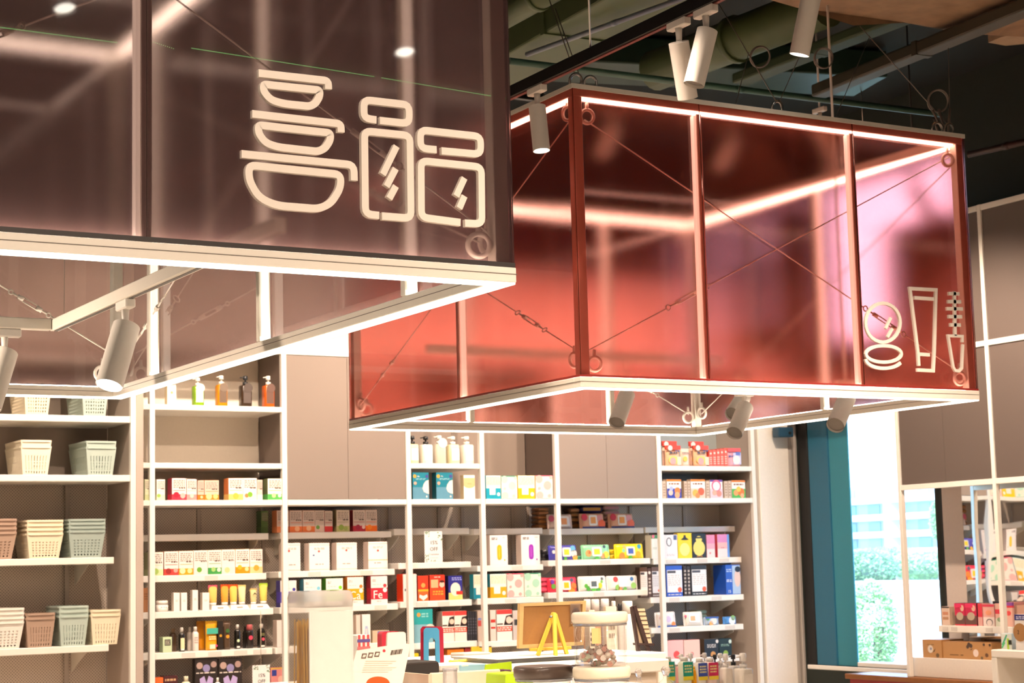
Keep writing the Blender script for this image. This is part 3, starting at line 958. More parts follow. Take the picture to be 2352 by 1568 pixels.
# ------------------------------------------------------------------ ceiling services
OLIVE = M('#3d4a26', 0.55, grain=0.15, scale=12)
OLIVE_D = M('#2c3a20', 0.6, grain=0.2, scale=12)
GREEN_D = M('#173024', 0.5, grain=0.2, scale=12)
def pipe(label, a, b, z, r, mat, cat='pipe', name='ceiling_pipe', rect=None):
    p, q = at(a[0], a[1], 2, z), at(b[0], b[1], 2, z)
    t = thing(name, label, cat, p, 'services under the ceiling')
    d = (q - p).normalized()
    if rect:
        s = d.cross(Vector((0, 0, 1))).normalized() * rect[0] / 2
        u = Vector((0, 0, rect[1]))
        vs = [p - s, p + s, p + s + u, p - s + u, q - s, q + s, q + s + u, q - s + u]
        MB().add(vs, [(0, 1, 2, 3), (4, 7, 6, 5), (0, 4, 5, 1), (2, 6, 7, 3), (0, 3, 7, 4), (1, 5, 6, 2)]).build('shell', mat, t, bevel=0.012)
        n = max(2, int((q - p).length / 0.9))
        for i in range(1, n):
            c = p.lerp(q, i / n)
            vs = [c + s * k + u * m + d * e for e in (-.02, .02) for (k, m) in ((-1.04, -.03), (1.04, -.03), (1.04, 1.03), (-1.04, 1.03))]
            MB().add(vs, [(0, 1, 2, 3), (4, 7, 6, 5), (0, 4, 5, 1), (2, 6, 7, 3), (0, 3, 7, 4), (1, 5, 6, 2)]).build('flange', mat, t)
    else:
        MB().cyl(p, q, r, n=18).build('shell', mat, t)
        n = max(2, int((q - p).length / 1.1))
        for i in range(1, n):
            c = p.lerp(q, i / n)
            MB().cyl(c - d * .02, c + d * .02, r * 1.12, n=18).build('clip', mat, t)
    return t
pipe('wide olive green air duct running diagonally under the ceiling', (1120, 210), (1620, -60), 4.28, 0, OLIVE, 'duct', 'air_duct', rect=(0.50, 0.28))
pipe('round olive pipe in the upper left gap between the boxes', (1150, 40), (1330, -60), 4.35, 0.07, OLIVE)
pipe('thick olive pipe with a blunt end above the red box', (1505, 162), (1900, 10), 4.35, 0.12, OLIVE)
pipe('thin blue-green conduit running above the red box top', (1170, 140), (2160, 262), 4.05, 0.018, M('#36564a', 0.4))
pipe('thin grey conduit along the olive duct', (1210, 125), (1640, -30), 4.24, 0.014, M('#5a6472', 0.4))
pipe('olive cable tray crossing behind the hanger wires', (1700, 195), (2080, 50), 4.2, 0, OLIVE_D, 'cable tray', 'cable_tray', rect=(0.12, 0.06))
pipe('dark cable tray climbing to the upper right corner', (1880, 225), (2400, 15), 4.0, 0, M('#2e2a1c', 0.5), 'cable tray', 'cable_tray', rect=(0.10, 0.07))
pipe('dark green duct far behind the red box', (1200, 160), (2000, 200), 4.6, 0, GREEN_D, 'duct', 'air_duct', rect=(0.5, 0.18))
pipe('low dark red conduit on the right dark wall', (2225, 355), (2400, 315), 3.95, 0.02, M('#2a120e', 0.5))
# rough concrete soffit at the upper right
p = [at(x, y, 2, 4.1) for x, y in ((1735, -10), (1830, 28), (1960, 45), (2080, 60), (2200, 78), (2290, 70), (2420, 100), (2460, -60), (2100, -140), (1740, -90))]
mb = MB()
n = len(p)
mb.add([(v.x, v.y, 4.1 + 0.03 * math.sin(i * 2.3)) for i, v in enumerate(p)] + [(v.x, v.y, 4.8) for v in p], [tuple(range(n)), tuple(range(2 * n - 1, n - 1, -1))] + [(i, (i + 1) % n, (i + 1) % n + n, i + n) for i in range(n)])
o = mb.build('concrete_beam', M('#7d6248', 0.9, grain=0.35, scale=9, bump=0.8))
tag(o, 'rough tan concrete soffit at the upper right corner', 'beam')
p = [at(x, y, 2, 4.15) for x, y in ((2270, 98), (2310, 105), (2420, 95), (2420, 60), (2300, 85))]
mb = MB(); n = len(p)
mb.add([(v.x, v.y, 4.15) for v in p] + [(v.x, v.y, 4.8) for v in p], [tuple(range(n)), tuple(range(2 * n - 1, n - 1, -1))] + [(i, (i + 1) % n, (i + 1) % n + n, i + n) for i in range(n)])
tag(mb.build('concrete_beam', M('#8d7a62', 0.9, grain=0.3, scale=9, bump=0.8)), 'pale lump of concrete right of the cable tray', 'beam')

# ------------------------------------------------------------------ back wall shelving
FY, BY = 11.0, 11.45
XP = [3.735, 4.633, 5.539, 6.112, 6.722, 7.603, 8.470]
PW = 0.036
zb1, zb0 = at(1000, 1146, 1, FY).z, at(1000, 1158, 1, FY).z      # main cross beam
ZT = at(700, 803, 1, FY).z
SH = {}


def bay(i, label, xa, xb):
    return thing('wall_shelving', label, 'shelving', (xa, FY, 0), 'shelving bays along the back wall')


def shelf_board(t, key, x0, x1, z, yf, th=0.042, tags=()):
    o = MB().box(x0, x1, yf, BY - 0.004, z - th, z, 0.003).build('shelf_board', WHITE, t)
    SH[key] = (yf, z, 1)
    for xx in (x0 + 0.06, x1 - 0.06):
        fr = Fr((xx, 0, 0))
        mb = MB()
        a, b = yf + 0.05, BY - 0.005
        pts = [(a, z - th), (b, z - th), (b, z - th - 0.11), (b - 0.05, z - th - 0.10), (a, z - th - 0.018)]
        n = len(pts)
        mb.add([(xx - .002, p, q) for p, q in pts] + [(xx + .002, p, q) for p, q in pts], [tuple(range(n)), tuple(range(2 * n - 1, n - 1, -1))] + [(k, (k + 1) % n, (k + 1) % n + n, k + n) for k in range(n)])
        mb.build('bracket', WHITE_METAL, t)
    for f in tags:
        u = x0 + (x1 - x0) * f
        MB().box(u - 0.045, u + 0.045, yf - 0.0012, yf + 0.001, z - th + 0.008, z - 0.008).build('price_label', M('#d9d2c8', 0.5), o)
    return o


BAYS = ['white shelf bay left of the first cabinet, holding fruit cartons and dark bottles', 'shelf bay under the left grey cabinet, holding the vitamin cartons',
        'narrow shelf bay with the pump bottles and teal mask boxes', 'narrow shelf bay with the capsule cartons',
        'shelf bay under the right grey cabinet, holding the wet wipes', 'shelf bay beside the white pier, holding masks and pouches']
bays = []
for i in range(6):
    xa, xb = XP[i], XP[i + 1]
    xl_ = xa if i else 3.56
    t = bay(i, BAYS[i], xa, xb)
    bays.append(t)
    MB().box(xb - PW / 2, xb + PW / 2, FY, FY + 0.035, 0, ZT, 0.002).build('post', WHITE, t)
    if i == 0:
        MB().box(xa - PW / 2, xa + PW / 2, FY, FY + 0.035, 0, ZT, 0.002).build('post', WHITE, t)
    MB().box(xl_ + PW / 2 + .001, xb - PW / 2 - .001, FY + .0015, FY + 0.035, ZT - 0.036, ZT, 0.002).build('cross_beam', WHITE, t)
    MB().box(xl_ + PW / 2 + .001, xb - PW / 2 - .001, FY + .0015, BY - .002, zb0, zb1, 0.002).build('cross_beam', WHITE, t)
    # lower back sheet with slotted strips
    MB().box(xl_ + 0.001, xb - 0.001, BY, BY + 0.02, 0, zb0 - 0.002).build('perforated_back', PERF, t)
    for f in (0.03, 0.60) if i not in (2, 3) else (0.12, 0.80):
        sx = xl_ + (xb - xl_) * f
        MB().box(sx - 0.014, sx + 0.014, BY - 0.012, BY - 0.001, 0, zb0 - 0.005, 0.002).build('slotted_strip', M('#b3a79c', 0.5), t)
    SH['beam%d' % i] = (FY, zb1, 1)
    if i in (1, 4):
        mid = at(800 if i == 1 else 1393, 1000, 1, FY).x
        for a, b in ((xa + PW / 2 + .003, mid - .001), (mid + .001, xb - PW / 2 - .003)):
            MB().box(a, b, FY + 0.008, FY + 0.026, zb1 + .003, ZT - .039, 0.001).build('cabinet_door', GREIGE, t)
        for a in (xa + PW / 2 + .003, xb - PW / 2 - .018):
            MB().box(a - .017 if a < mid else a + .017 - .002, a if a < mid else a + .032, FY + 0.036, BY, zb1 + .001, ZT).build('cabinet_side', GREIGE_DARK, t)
    else:
        bk = GREIGE if i != 5 else M('#9aa3a4', 0.6, grain=0.03)
        MB().box(xl_ + 0.001, xb - 0.001, BY, BY + 0.02, zb1, ZT + .0).build('cubby_back', M('#f0e6d6', 0.6, grain=0.03) if i == 0 else bk, t)
    MB().box(xl_ + .001, xb - .001, FY + 0.036, BY + .02, ZT, ZT + 0.02).build('top_board', WHITE, t)


def upper(i, key, y, px, x0=None, x1=None):
    z = at(px, y, 1, FY).z
    xa, xb = XP[i] + PW / 2 + .001, XP[i + 1] - PW / 2 - .001
    MB().box(x0 or xa, xb, FY + .001, BY - .002, z - 0.036, z, 0.003).build('cubby_shelf', WHITE, bays[i])
    SH[key] = (FY, z, 1)


upper(0, 'u1', 931, 500, 3.57)
upper(0, 'u2', 1063, 500, 3.57)
upper(2, 'u3', 1064, 1025)
upper(5, 'u5', 1070, 1620)
ROWS = {  # bay: [(key, px0, px1, y mid, front plane, tags)]
    0: [('a1', 330, 617, 1226, 11.20, ()), ('a2', 325, 612, 1319, 11.16, (.55,)), ('a3', 325, 628, 1401, 11.10, ()), ('a4', 325, 626, 1494, 11.10, (.35, .55, .75, .9)), ('a5', 325, 628, 1592, 11.10, ())],
    1: [('b1', 643, 899, 1221, 11.20, ()), ('b2', 640, 907, 1309, 11.14, (.3, .75)), ('b3', 642, 914, 1390, 11.10, (.85,)), ('b4', 632, 925, 1480, 11.08, ()), ('b5', 640, 925, 1585, 11.08, ())],
    2: [('c1', 905, 1078, 1213, 11.20, ()), ('c2', 915, 1082, 1291, 11.14, ()), ('c3', 919, 1084, 1379, 11.10, (.3, .6)), ('c4', 945, 1096, 1474, 11.08, ()), ('c5', 945, 1096, 1570, 11.08, ())],
    3: [('d1', 1088, 1246, 1213, 11.20, ()), ('d2', 1096, 1248, 1297, 11.14, (.6,)), ('d3', 1096, 1249, 1372, 11.10, (.5,)), ('d4', 1100, 1250, 1470, 11.08, ()), ('d5', 1100, 1250, 1560, 11.08, ())],
    4: [('e1', 1261, 1478, 1213, 11.20, ()), ('e2', 1259, 1494, 1284, 11.13, (.55,)), ('e3', 1259, 1488, 1357, 11.10, (.5,)), ('e4', 1262, 1486, 1450, 11.08, ()), ('e5', 1262, 1486, 1540, 11.08, ())],
    5: [('f1', 1482, 1688, 1209, 11.20, ()), ('f2', 1500, 1703, 1281, 11.13, (.2, .55, .8)), ('f3', 1494, 1709, 1368, 11.10, (.25, .7)), ('f4', 1495, 1708, 1437, 11.10, (.25, .85)), ('f5', 1495, 1708, 1510, 11.08, ())],
}
for i, rows in ROWS.items():
    for key, p0, p1, y, yf, tg in rows:
        m = (p0 + p1) / 2
        shelf_board(bays[i], key, at(p0, y, 1, yf).x, at(p1, y, 1, yf).x, at(m, y, 1, yf).z, yf, tags=tg)
# right end return of the last bay
MB().box(XP[6] - .010, XP[6] + .012, FY + .037, BY, 0, ZT, 0.001).build('end_panel', M('#b5a89c', 0.6, grain=0.03), bays[5])

# basket rack at the far left, standing a little forward
GY0 = 10.60
gx1, gx2 = 3.463, 3.545
bt = thing('basket_shelving', 'shelf bay at the left edge holding the plastic baskets', 'shelving', (3.0, GY0, 0))
MB().box(gx1, gx1 + 0.034, GY0, GY0 + 0.034, 0, ZT, 0.002).build('post', WHITE, bt)
MB().box(gx1 + 0.036, gx2, GY0 + 0.004, GY0 + 0.46, 0, ZT, 0.002).build('end_panel', M('#b9aa9e', 0.6, grain=0.03), bt)
MB().box(gx1 + 0.002, gx1 + 0.034, GY0 + 0.036, GY0 + 0.46, 0, ZT).build('end_panel', M('#b9aa9e', 0.6, grain=0.03), bt)
MB().box(1.4, gx1, GY0 + 0.47, GY0 + 0.49, 0, ZT).build('perforated_back', PERF, bt)
zq = at(150, 1105, 1, GY0).z
MB().box(1.4, gx1 - 0.002, GY0 + 0.455, GY0 + 0.469, zq, ZT).build('cubby_back', GREIGE, bt)
for sx in (at(153, 1200, 1, GY0 + .46).x, 2.3):
    MB().box(sx - 0.014, sx + 0.014, GY0 + 0.445, GY0 + 0.453, 0, zq, 0.002).build('slotted_strip', M('#b3a79c', 0.5), bt)
for key, p1, y, yf in (('g1', 300, 953, GY0), ('g2', 300, 1090, GY0), ('g3', 262, 1281, GY0 + 0.10), ('g4', 250, 1484, GY0 + 0.08), ('g0', 300, 815, GY0)):
    z = at(150, y, 1, yf).z
    x1 = min(at(p1, y, 1, yf).x, gx1 - .002)
    MB().box(1.4, x1, yf, GY0 + 0.45, z - 0.040, z, 0.003).build('shelf_board', WHITE, bt)
    SH[key] = (yf, z, 1)
    if key in ('g3', 'g4'):
        xx = at(205 if key == 'g3' else 200, y, 1, yf + .05).x
        MB(Fr((xx, 0, 0))).add([(s, a, b) for s in (-.002, .002) for a, b in ((yf + .06, z - .04), (GY0 + .45, z - .04), (GY0 + .45, z - .17), (GY0 + .40, z - .15))], [(0, 1, 2, 3), (4, 7, 6, 5), (0, 4, 5, 1), (1, 5, 6, 2), (2, 6, 7, 3), (3, 7, 4, 0)]).build('bracket', WHITE_METAL, bt)


# ------------------------------------------------------------------ makers of goods
TXT = '#6b5f58'


def frame_of(S, x0, x1, yt, setback=0.012, lean=0.0):
    pl, z, ax = S
    pl = pl + setback
    yr = yt + 25
    a, b = at(x0, yr, ax, pl), at(x1, yr, ax, pl)
    tp = at((x0 + x1) / 2, yt, ax, pl)
    O = Vector((a.x, a.y, z + 0.0005))
    w = (b - a).length
    h = tp.z - z
    return Fr(O, ax, lean), w, h


def deco(fr, w, h, items, parent):
    e = 0.0007
    for q, it in enumerate(items):
        k = it[0]
        d0 = -e * (1 + 0.25 * q)
        if k == 'b':
            MB(fr).box(0.0003, w - 0.0003, d0, 0.0, it[1] * h, it[2] * h).build('printed_band', M(it[3], 0.45), parent)
            if len(it) > 4:
                MB(fr).box(-e, 0.0, 0.0005, it[4], it[1] * h, it[2] * h).build('printed_side', M(it[3], 0.45), parent)
        elif k == 'r':
            MB(fr).box(it[1] * w, it[2] * w, d0, 0.0, it[3] * h, it[4] * h).build('printed_patch', M(it[5], 0.45), parent)
        elif k == 'd':
            ry = it[3] * w if len(it) < 6 else it[5] * h
            MB(fr).prism(arc_pts(it[1] * w, it[2] * h, it[3] * w, ry, 0, 6.283 * 15 / 16, 15), d0, 0.0).build('printed_disc', M(it[4], 0.45), parent)
        elif k == 'p':
            MB(fr).prism([(a * w, b * h) for a, b in it[1]], d0, 0.0).build('printed_shape', M(it[2], 0.45), parent)
        elif k == 't':
            u0, u1, v0, v1, n, col = it[1:7]
            mb = MB(fr)
            rr = random.Random(int(u0 * 97 + v0 * 31 + w * 1e4))
            for j in range(n):
                vv = v1 - (v1 - v0) * (j + 0.5) / n
                t = (v1 - v0) / n * 0.28
                uu = u0
                while uu < u1 - 0.02:
                    ln = min(rr.uniform(0.08, 0.22), u1 - uu)
                    mb.box(uu * w, (uu + ln) * w, d0, 0.0, (vv - t) * h, (vv + t) * h)
                    uu += ln + 0.05
            mb.build('lettering', M(col, 0.5), parent, kind='stuff')
        elif k == 'w':
            word(it[1], fr, it[2] * w, it[3] * h, it[4] * h, M(it[5], 0.5), parent, d=d0)


def carton(S, x0, x1, yt, label, front, side=None, dep=0.075, items=(), group=None, name='carton', cat='box', setback=0.012, flap=None):
    fr, w, h = frame_of(S, x0, x1, yt, setback)
    t = thing(name, label, cat, fr((w / 2, dep / 2, 0)), group)
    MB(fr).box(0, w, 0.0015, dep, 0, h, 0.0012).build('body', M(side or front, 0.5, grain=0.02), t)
    MB(fr).box(0.0004, w - 0.0004, 0.0, 0.003, 0.0004, h - 0.0004, 0.0006).build('front_face', M(front, 0.45, grain=0.02), t)
    MB(fr).box(w * .03, w * .97, 0.004, dep * .97, h - 0.0003, h + 0.0012).build('top_flap', M(flap or side or front, 0.5, grain=0.02), t)
    deco(fr, w, h, items, t)
    return t


def pillow(fr, w, h, dp, nu=12, nv=8):
    """soft pack standing on its long edge: front bulges towards the viewer"""
    mb = MB(fr)
    vs, fs = [], []
    for side in (0, 1):
        for j in range(nv + 1):
            for i in range(nu + 1):
                u, v = i / nu, j / nv
                b = (max(0.0, 1 - abs(2 * u - 1) ** 5) ** 0.5) * (max(0.0, 1 - abs(2 * v - 1) ** 6) ** 0.5)
                b = 0.10 + 0.90 * b
                inset = 0.0
                d = dp / 2 - dp / 2 * b if side == 0 else dp / 2 + dp / 2 * b
                vs.append((u * w, d, v * h))
    N = (nu + 1) * (nv + 1)
    for j in range(nv):
        for i in range(nu):
            a = j * (nu + 1) + i
            fs.append((a, a + 1, a + nu + 2, a + nu + 1))
            fs.append((N + a, N + a + nu + 1, N + a + nu + 2, N + a + 1))
    for i in range(nu):
        a = i; b = nv * (nu + 1) + i
        fs.append((a, N + a, N + a + 1, a + 1)); fs.append((b, b + 1, N + b + 1, N + b))
    for j in range(nv):
        a = j * (nu + 1); b = a + nu
        fs.append((a, a + nu + 1, N + a + nu + 1, N + a)); fs.append((b, N + b, N + b + nu + 1, b + nu + 1))
    return mb.add(vs, fs, True)


def wipes(S, x0, x1, yt, label, col, lid, lab, spots=(), group='packs of wet wipes', dp=0.045, lean=0.10, setback=0.02, items=(), lidc='#f4f0ea'):
    fr, w, h = frame_of(S, x0, x1, yt, setback, lean)
    t = thing('wet_wipes_pack', label, 'wipes', fr((w / 2, dp / 2, 0)), group)
    pillow(fr, w, h / math.cos(lean), dp).build('body', M(col, 0.3, spec=0.6), t)
    for a, b in ((-0.006, 0.004), (w - 0.004, w + 0.006)):
        MB(fr).box(a, b, dp * .42, dp * .58, h * .04, h * .96).build('crimped_end', M(col, 0.35), t)
    for (u, v, r, c) in spots:
        MB(fr).prism(arc_pts(u * w, v * h, r * w, r * w, 0, 6.283 * 11 / 12, 11), -0.0006, 0.004).build('printed_fruit', M(c, 0.4), t)
    if lid:
        a, b, c, d = lid
        o = MB(fr).prism(rounded([(a * w, c * h), (b * w, c * h), (b * w, d * h), (a * w, d * h)], 0.012, True, 3), -0.004, 0.003).build('flip_lid', M(lidc, 0.35), t)
        MB(fr).box((a + (b - a) * .2) * w, (a + (b - a) * .8) * w, -0.0048, -0.003, (c + (d - c) * .2) * h, (c + (d - c) * .8) * h).build('lid_label', M(lab, 0.4), o)
    deco(fr, w, h, items, t)
    return t


def flat_packs(S, x0, x1, yts, labels, col, side, group, dep=0.10, setback=0.05):
    """soft packs lying in a stack; yts = pixel heights of the layer tops, bottom first"""
    pl, z, ax = S
    zc = z
    for yt, lb in zip(yts, labels):
        fr, w, h = frame_of((pl, zc, ax), x0, x1, yt, setback)
        t = thing('wet_wipes_pack', lb, 'wipes', fr((w / 2, dep / 2, 0)), group)
        mb = MB(fr)
        prof = [(0, .5), (.12, .06), (.5, 0), (.88, .06), (1, .5), (.88, .94), (.5, 1.0), (.12, .94)]
        n = len(prof)
        mb.add([(u * w, 0, v * h * .97) for u, v in prof] + [(u * w, dep, v * h * .97) for u, v in prof], [tuple(range(n)), tuple(range(2 * n - 1, n - 1, -1))] + [(i, (i + 1) % n, (i + 1) % n + n, i + n) for i in range(n)], True)
        mb.build('body', M(col, 0.35), t)
        MB(fr).box(w * .10, w * .9, -.001, .001, h * .3, h * .7).build('printed_band', M(side, 0.4), t)
        zc += h


def pump(S, x0, x1, yt, label, body, pumpc, lab=None, group=None, sq=4.0, clear=False, nozzle=-1, frac=0.70, disc=None, setback=0.03, liquid=None, cat='bottle', litems=()):
    fr, w, h = frame_of(S, x0, x1, yt, setback)
    t = thing('pump_bottle', label, cat, fr((w / 2, w / 2, 0)), group)
    r = w / 2
    c = (r, r, 0)
    hb = h * frac
    bm = PLASTIC(lin(body) if isinstance(body, str) else body, 0.05, 0.75, 0.03) if clear else M(body, 0.25, spec=0.6)
    MB(fr).lathe([(r * .95, 0), (r, h * .02), (r, hb * .93), (r * .90, hb * .985), (r * .45, hb), (r * .36, hb + h * .015)], c, 24, sq).build('body', bm, t)
    if liquid:
        MB(fr).lathe([(r * .90, h * .015), (r * .92, h * .03), (r * .92, hb * .8), (r * .85, hb * .82)], c, 20, sq).build('liquid', M(liquid, 0.15), t)
    pm = M(pumpc, 0.35)
    MB(fr).cyl((r, r, hb), (r, r, hb + h * .10), r * .48, n=16).build('collar', pm, t)
    zc = hb + h * .10
    o = MB(fr).cyl((r, r, zc), (r, r, zc + h * .07), r * .17, n=10).build('pump_stem', pm, t)
    zt = zc + h * .07
    MB(fr).lathe([(r * .40, zt), (r * .44, zt + h * .01), (r * .42, h * .985), (r * .3, h)], c, 16).build('pump_head', pm, t)
    zn = (zt + h) / 2
    MB(fr).cyl((r, r, zn + h * .02), (r + nozzle * r * 1.0, r, zn + h * .005), r * .14, r * .10, 10).build('nozzle', pm, t)
    if lab:
        MB(fr).box(w * .14, w * .86, -.0012, .001, hb * .16, hb * .78).build('label_sticker', M(lab, 0.5), t)
    for it in litems:
        deco(fr, w, h, [it], t)
    if disc:
        MB(fr).prism(arc_pts(r * 1.15, h * disc[0], r * .85, r * .85, 0, 6.283 * 15 / 16, 15), -.003, -.001).build('hang_tag', M(disc[1], 0.5), t)
    return t


def bottle(S, x0, x1, yt, label, body, cap, lab=None, capf=0.2, group=None, sq=2.6, setback=0.03, items=(), shoulder=0.88, capw=0.55, name='bottle', cat='bottle'):
    fr, w, h = frame_of(S, x0, x1, yt, setback)
    t = thing(name, label, cat, fr((w / 2, w / 2, 0)), group)
    r = w / 2
    c = (r, r, 0)
    hb = h * (1 - capf)
    MB(fr).lathe([(r * .94, 0), (r, h * .02), (r, hb * shoulder), (r * (.5 + capw / 2), hb * .97), (r * capw, hb)], c, 22, sq).build('body', M(body, 0.22, spec=0.6), t)
    MB(fr).lathe([(r * capw * 1.02, hb + .0005), (r * capw * 1.02, h * .985), (r * capw * .9, h)], c, 18).build('cap', M(cap, 0.3), t)
    if lab:
        MB(fr).box(w * .16, w * .84, -.0012, .002, hb * .15, hb * .72).build('label_sticker', M(lab, 0.5), t)
    deco(fr, w, h, items, t)
    return t


def ctube(S, x0, x1, yt, label, body, top, group=None, setback=0.02, capcol='#f4efe6', items=()):
    """squeeze tube standing on its cap: flat crimp on top"""
    fr, w, h = frame_of(S, x0, x1, yt, setback)
    t = thing('cosmetic_tube', label, 'tube', fr((w / 2, w / 2, 0)), group)
    r = w / 2
    n = 20
    mb = MB(fr)
    secs = [(0.13, .36, .36), (.16, .40, .38), (.5, .44, .28), (.80, .47, .14), (.93, .5, .05), (1.0, .5, .045)]
    vs = []
    for f, a, b in secs:
        for i in range(n):
            th = 2 * math.pi * i / n
            vs.append((r + a * w * math.cos(th), r + b * w * math.sin(th), f * h))
    m = len(secs)
    mb.add(vs, [(j * n + i, j * n + (i + 1) % n, (j + 1) * n + (i + 1) % n, (j + 1) * n + i) for j in range(m - 1) for i in range(n)] + [tuple(range(n))[::-1], tuple((m - 1) * n + i for i in range(n))], True)
    mb.build('body', M(body, 0.35), t)
    MB(fr).cyl((r, r, 0), (r, r, h * .13), r * .74, r * .72, 18).build('cap', M(capcol, 0.35), t)
    MB(fr).box(0.0, w, r - w * .052, r + w * .052, h * .80, h * 1.002).build('crimped_top', M(top, 0.35), t)
    deco(fr, w, h, items, t)
    return t


def pouch(S, x0, x1, yt, label, col, items=(), group=None, dp=0.05, top=None, cat='pouch', setback=0.015):
    fr, w, h = frame_of(S, x0, x1, yt, setback)
    t = thing('pouch', label, cat, fr((w / 2, dp / 2, 0)), group)
    mb = MB(fr)
    nu, nv = 8, 8
    vs, fs = [], []
    for side in (0, 1):
        for j in range(nv + 1):
            for i in range(nu + 1):
                u, v = i / nu, j / nv
                b = (1 - v) ** 0.6 * (max(0, 1 - abs(2 * u - 1) ** 3)) ** .5 * .9 + .06
                vs.append((u * w, dp / 2 + (dp / 2 * b) * (-1 if side == 0 else 1), v * h))
    N = (nu + 1) * (nv + 1)
    for j in range(nv):
        for i in range(nu):
            a = j * (nu + 1) + i
            fs += [(a, a + 1, a + nu + 2, a + nu + 1), (N + a, N + a + nu + 1, N + a + nu + 2, N + a + 1)]
    for i in range(nu):
        a = i; b = nv * (nu + 1) + i
        fs += [(a, N + a, N + a + 1, a + 1), (b, b + 1, N + b + 1, N + b)]
    for j in range(nv):
        a = j * (nu + 1); b = a + nu
        fs += [(a, a + nu + 1, N + a + nu + 1, N + a), (b, N + b, N + b + nu + 1, b + nu + 1)]
    mb.add(vs, fs, True)
    mb.build('body', M(col, 0.3, spec=0.6), t)
    if top:
        MB(fr).box(-.0005, w + .0005, dp * .40, dp * .60, h * .82, h * 1.002).build('sealed_top', M(top, 0.35), t)
    deco(fr, w, h, items, t)
    return t


def basket(S, x0, x1, yt, n, labels, col, style, group, dep=0.34, setback=0.0, pitch=0.030, flare=0.10):
    """stack of n nested baskets, the lowest one standing on the shelf; yt = rim of the lowest"""
    for k in range(n):
        fr, w, h = frame_of(S, x0, x1, yt, setback)
        fr.O = fr.O + Vector((0, 0, pitch * k))
        t = thing('basket', labels[k] if k < len(labels) else labels[-1], 'basket', fr((w / 2, dep / 2, 0)), group)
        mt = M(col, 0.4, grain=0.02)
        f = w * flare
        # corners bottom and top: front-left, front-right, back-right, back-left
        B = [(f, f, 0), (w - f, f, 0), (w - f, dep - f, 0), (f, dep - f, 0)]
        T = [(0, 0, h), (w, 0, h), (w, dep, h), (0, dep, h)]
        MB(fr).add(B, [(0, 1, 2, 3)]).build('base', mt, t, solid=0.003)
        for s in range(4):
            a, b, c, d = Vector(B[s]), Vector(B[(s + 1) % 4]), Vector(T[(s + 1) % 4]), Vector(T[s])
            L = (b - a).length
            if style == 'slot':
                nx = 8 if s % 2 == 0 else 11
                rows_ = [(0.05, .13), (.19, .44), (.48, .68)] if True else 0
                sw = 0.28
            else:
                nx = 8 if s % 2 == 0 else 11
                rows_ = [(0.08 + .105 * q, .08 + .105 * q + .055) for q in range(6)]
                sw = 0.45
            us = [0, .08]
            for q in range(nx):
                cx = .08 + .84 * (q + .5) / nx
                us += [cx - .84 / nx * sw / 1.0 * .5, cx + .84 / nx * sw * .5]
            us += [.92, 1]
            vs_ = [0] + [z for r in rows_ for z in r] + [1]
            mb = MB(fr)
            P = []
            for v in vs_:
                for u in us:
                    P.append(a.lerp(b, u).lerp(d.lerp(c, u), v))
            nu = len(us)
            F = []
            for j in range(len(vs_) - 1):
                for i in range(nu - 1):
                    hole = (j % 2 == 1) and (2 <= i < nu - 2) and (i % 2 == 0)
                    if not hole:
                        F.append((j * nu + i, j * nu + i + 1, (j + 1) * nu + i + 1, (j + 1) * nu + i))
            mb.add(P, F).build('side_wall', mt, t, solid=0.003)
        e = 0.006
        rim = MB(fr)
        pts = rounded([(-e, -e), (w + e, -e), (w + e, dep + e), (-e, dep + e)], 0.03, True, 4)
        # rim ring: swept rectangle
        vs, m = [], len(pts)
        cx, cy = w / 2, dep / 2
        for (x, y) in pts:
            dx, dy = (x - cx), (y - cy)
            k2 = 1 - 0.012 / max(abs(dx), abs(dy))
            xi, yi = cx + dx * k2, cy + dy * k2
            vs += [(x, y, h - .012), (x, y, h), (xi, yi, h), (xi, yi, h - .012)]
        fs = []
        for i in range(m):
            p, q = 4 * i, 4 * ((i + 1) % m)
            for r in range(4):
                fs.append((p + r, q + r, q + (r + 1) % 4, p + (r + 1) % 4))
        rim.add(vs, fs).build('rim', mt, t)


CREAM, MINT, BROWN = '#f0e4c8', '#b7c8bf', '#b09684'
G = 'baskets on the left shelves'
basket(SH['g1'], 55, 118, 880, 1, ['beige basket on the top basket shelf, half hidden by the smoky box'], CREAM, 'hole', G, 0.34)
basket(SH['g1'], 188, 250, 880, 1, ['mint basket on the top basket shelf, half hidden by the smoky box'], MINT, 'hole', G, 0.34)
basket(SH['g2'], 48, 118, 1024, 2, ['cream slotted basket on the second shelf, lower of two', 'cream slotted basket on the second shelf, upper of two'], '#f4ead2', 'slot', G, 0.36, pitch=0.035)
basket(SH['g2'], 198, 267, 1026, 2, ['mint slotted basket on the second shelf, lower of two', 'mint slotted basket on the second shelf, upper of two'], MINT, 'slot', G, 0.36, pitch=0.035)
basket(SH['g3'], -60, 38, 1222, 4, ['brown basket cut by the left edge, lowest of the stack on the third shelf', 'brown basket cut by the left edge, second of its stack', 'brown basket cut by the left edge, third of its stack', 'brown basket cut by the left edge, top of its stack'], BROWN, 'hole', G, 0.30, pitch=0.026)
basket(SH['g3'], 62, 145, 1224, 4, ['beige basket, lowest of the stack in the middle of the third shelf', 'beige basket, second of the stack on the third shelf', 'beige basket, third of the stack on the third shelf', 'beige basket, top of the stack on the third shelf'], CREAM, 'hole', G, 0.30, pitch=0.026)
basket(SH['g3'], 158, 242, 1218, 4, ['grey mint basket, lowest of the stack on the third shelf', 'grey mint basket, second of the stack on the third shelf', 'grey mint basket, third of the stack on the third shelf', 'grey mint basket, top of the stack on the third shelf'], '#a3b3ac', 'hole', G, 0.26, pitch=0.023)
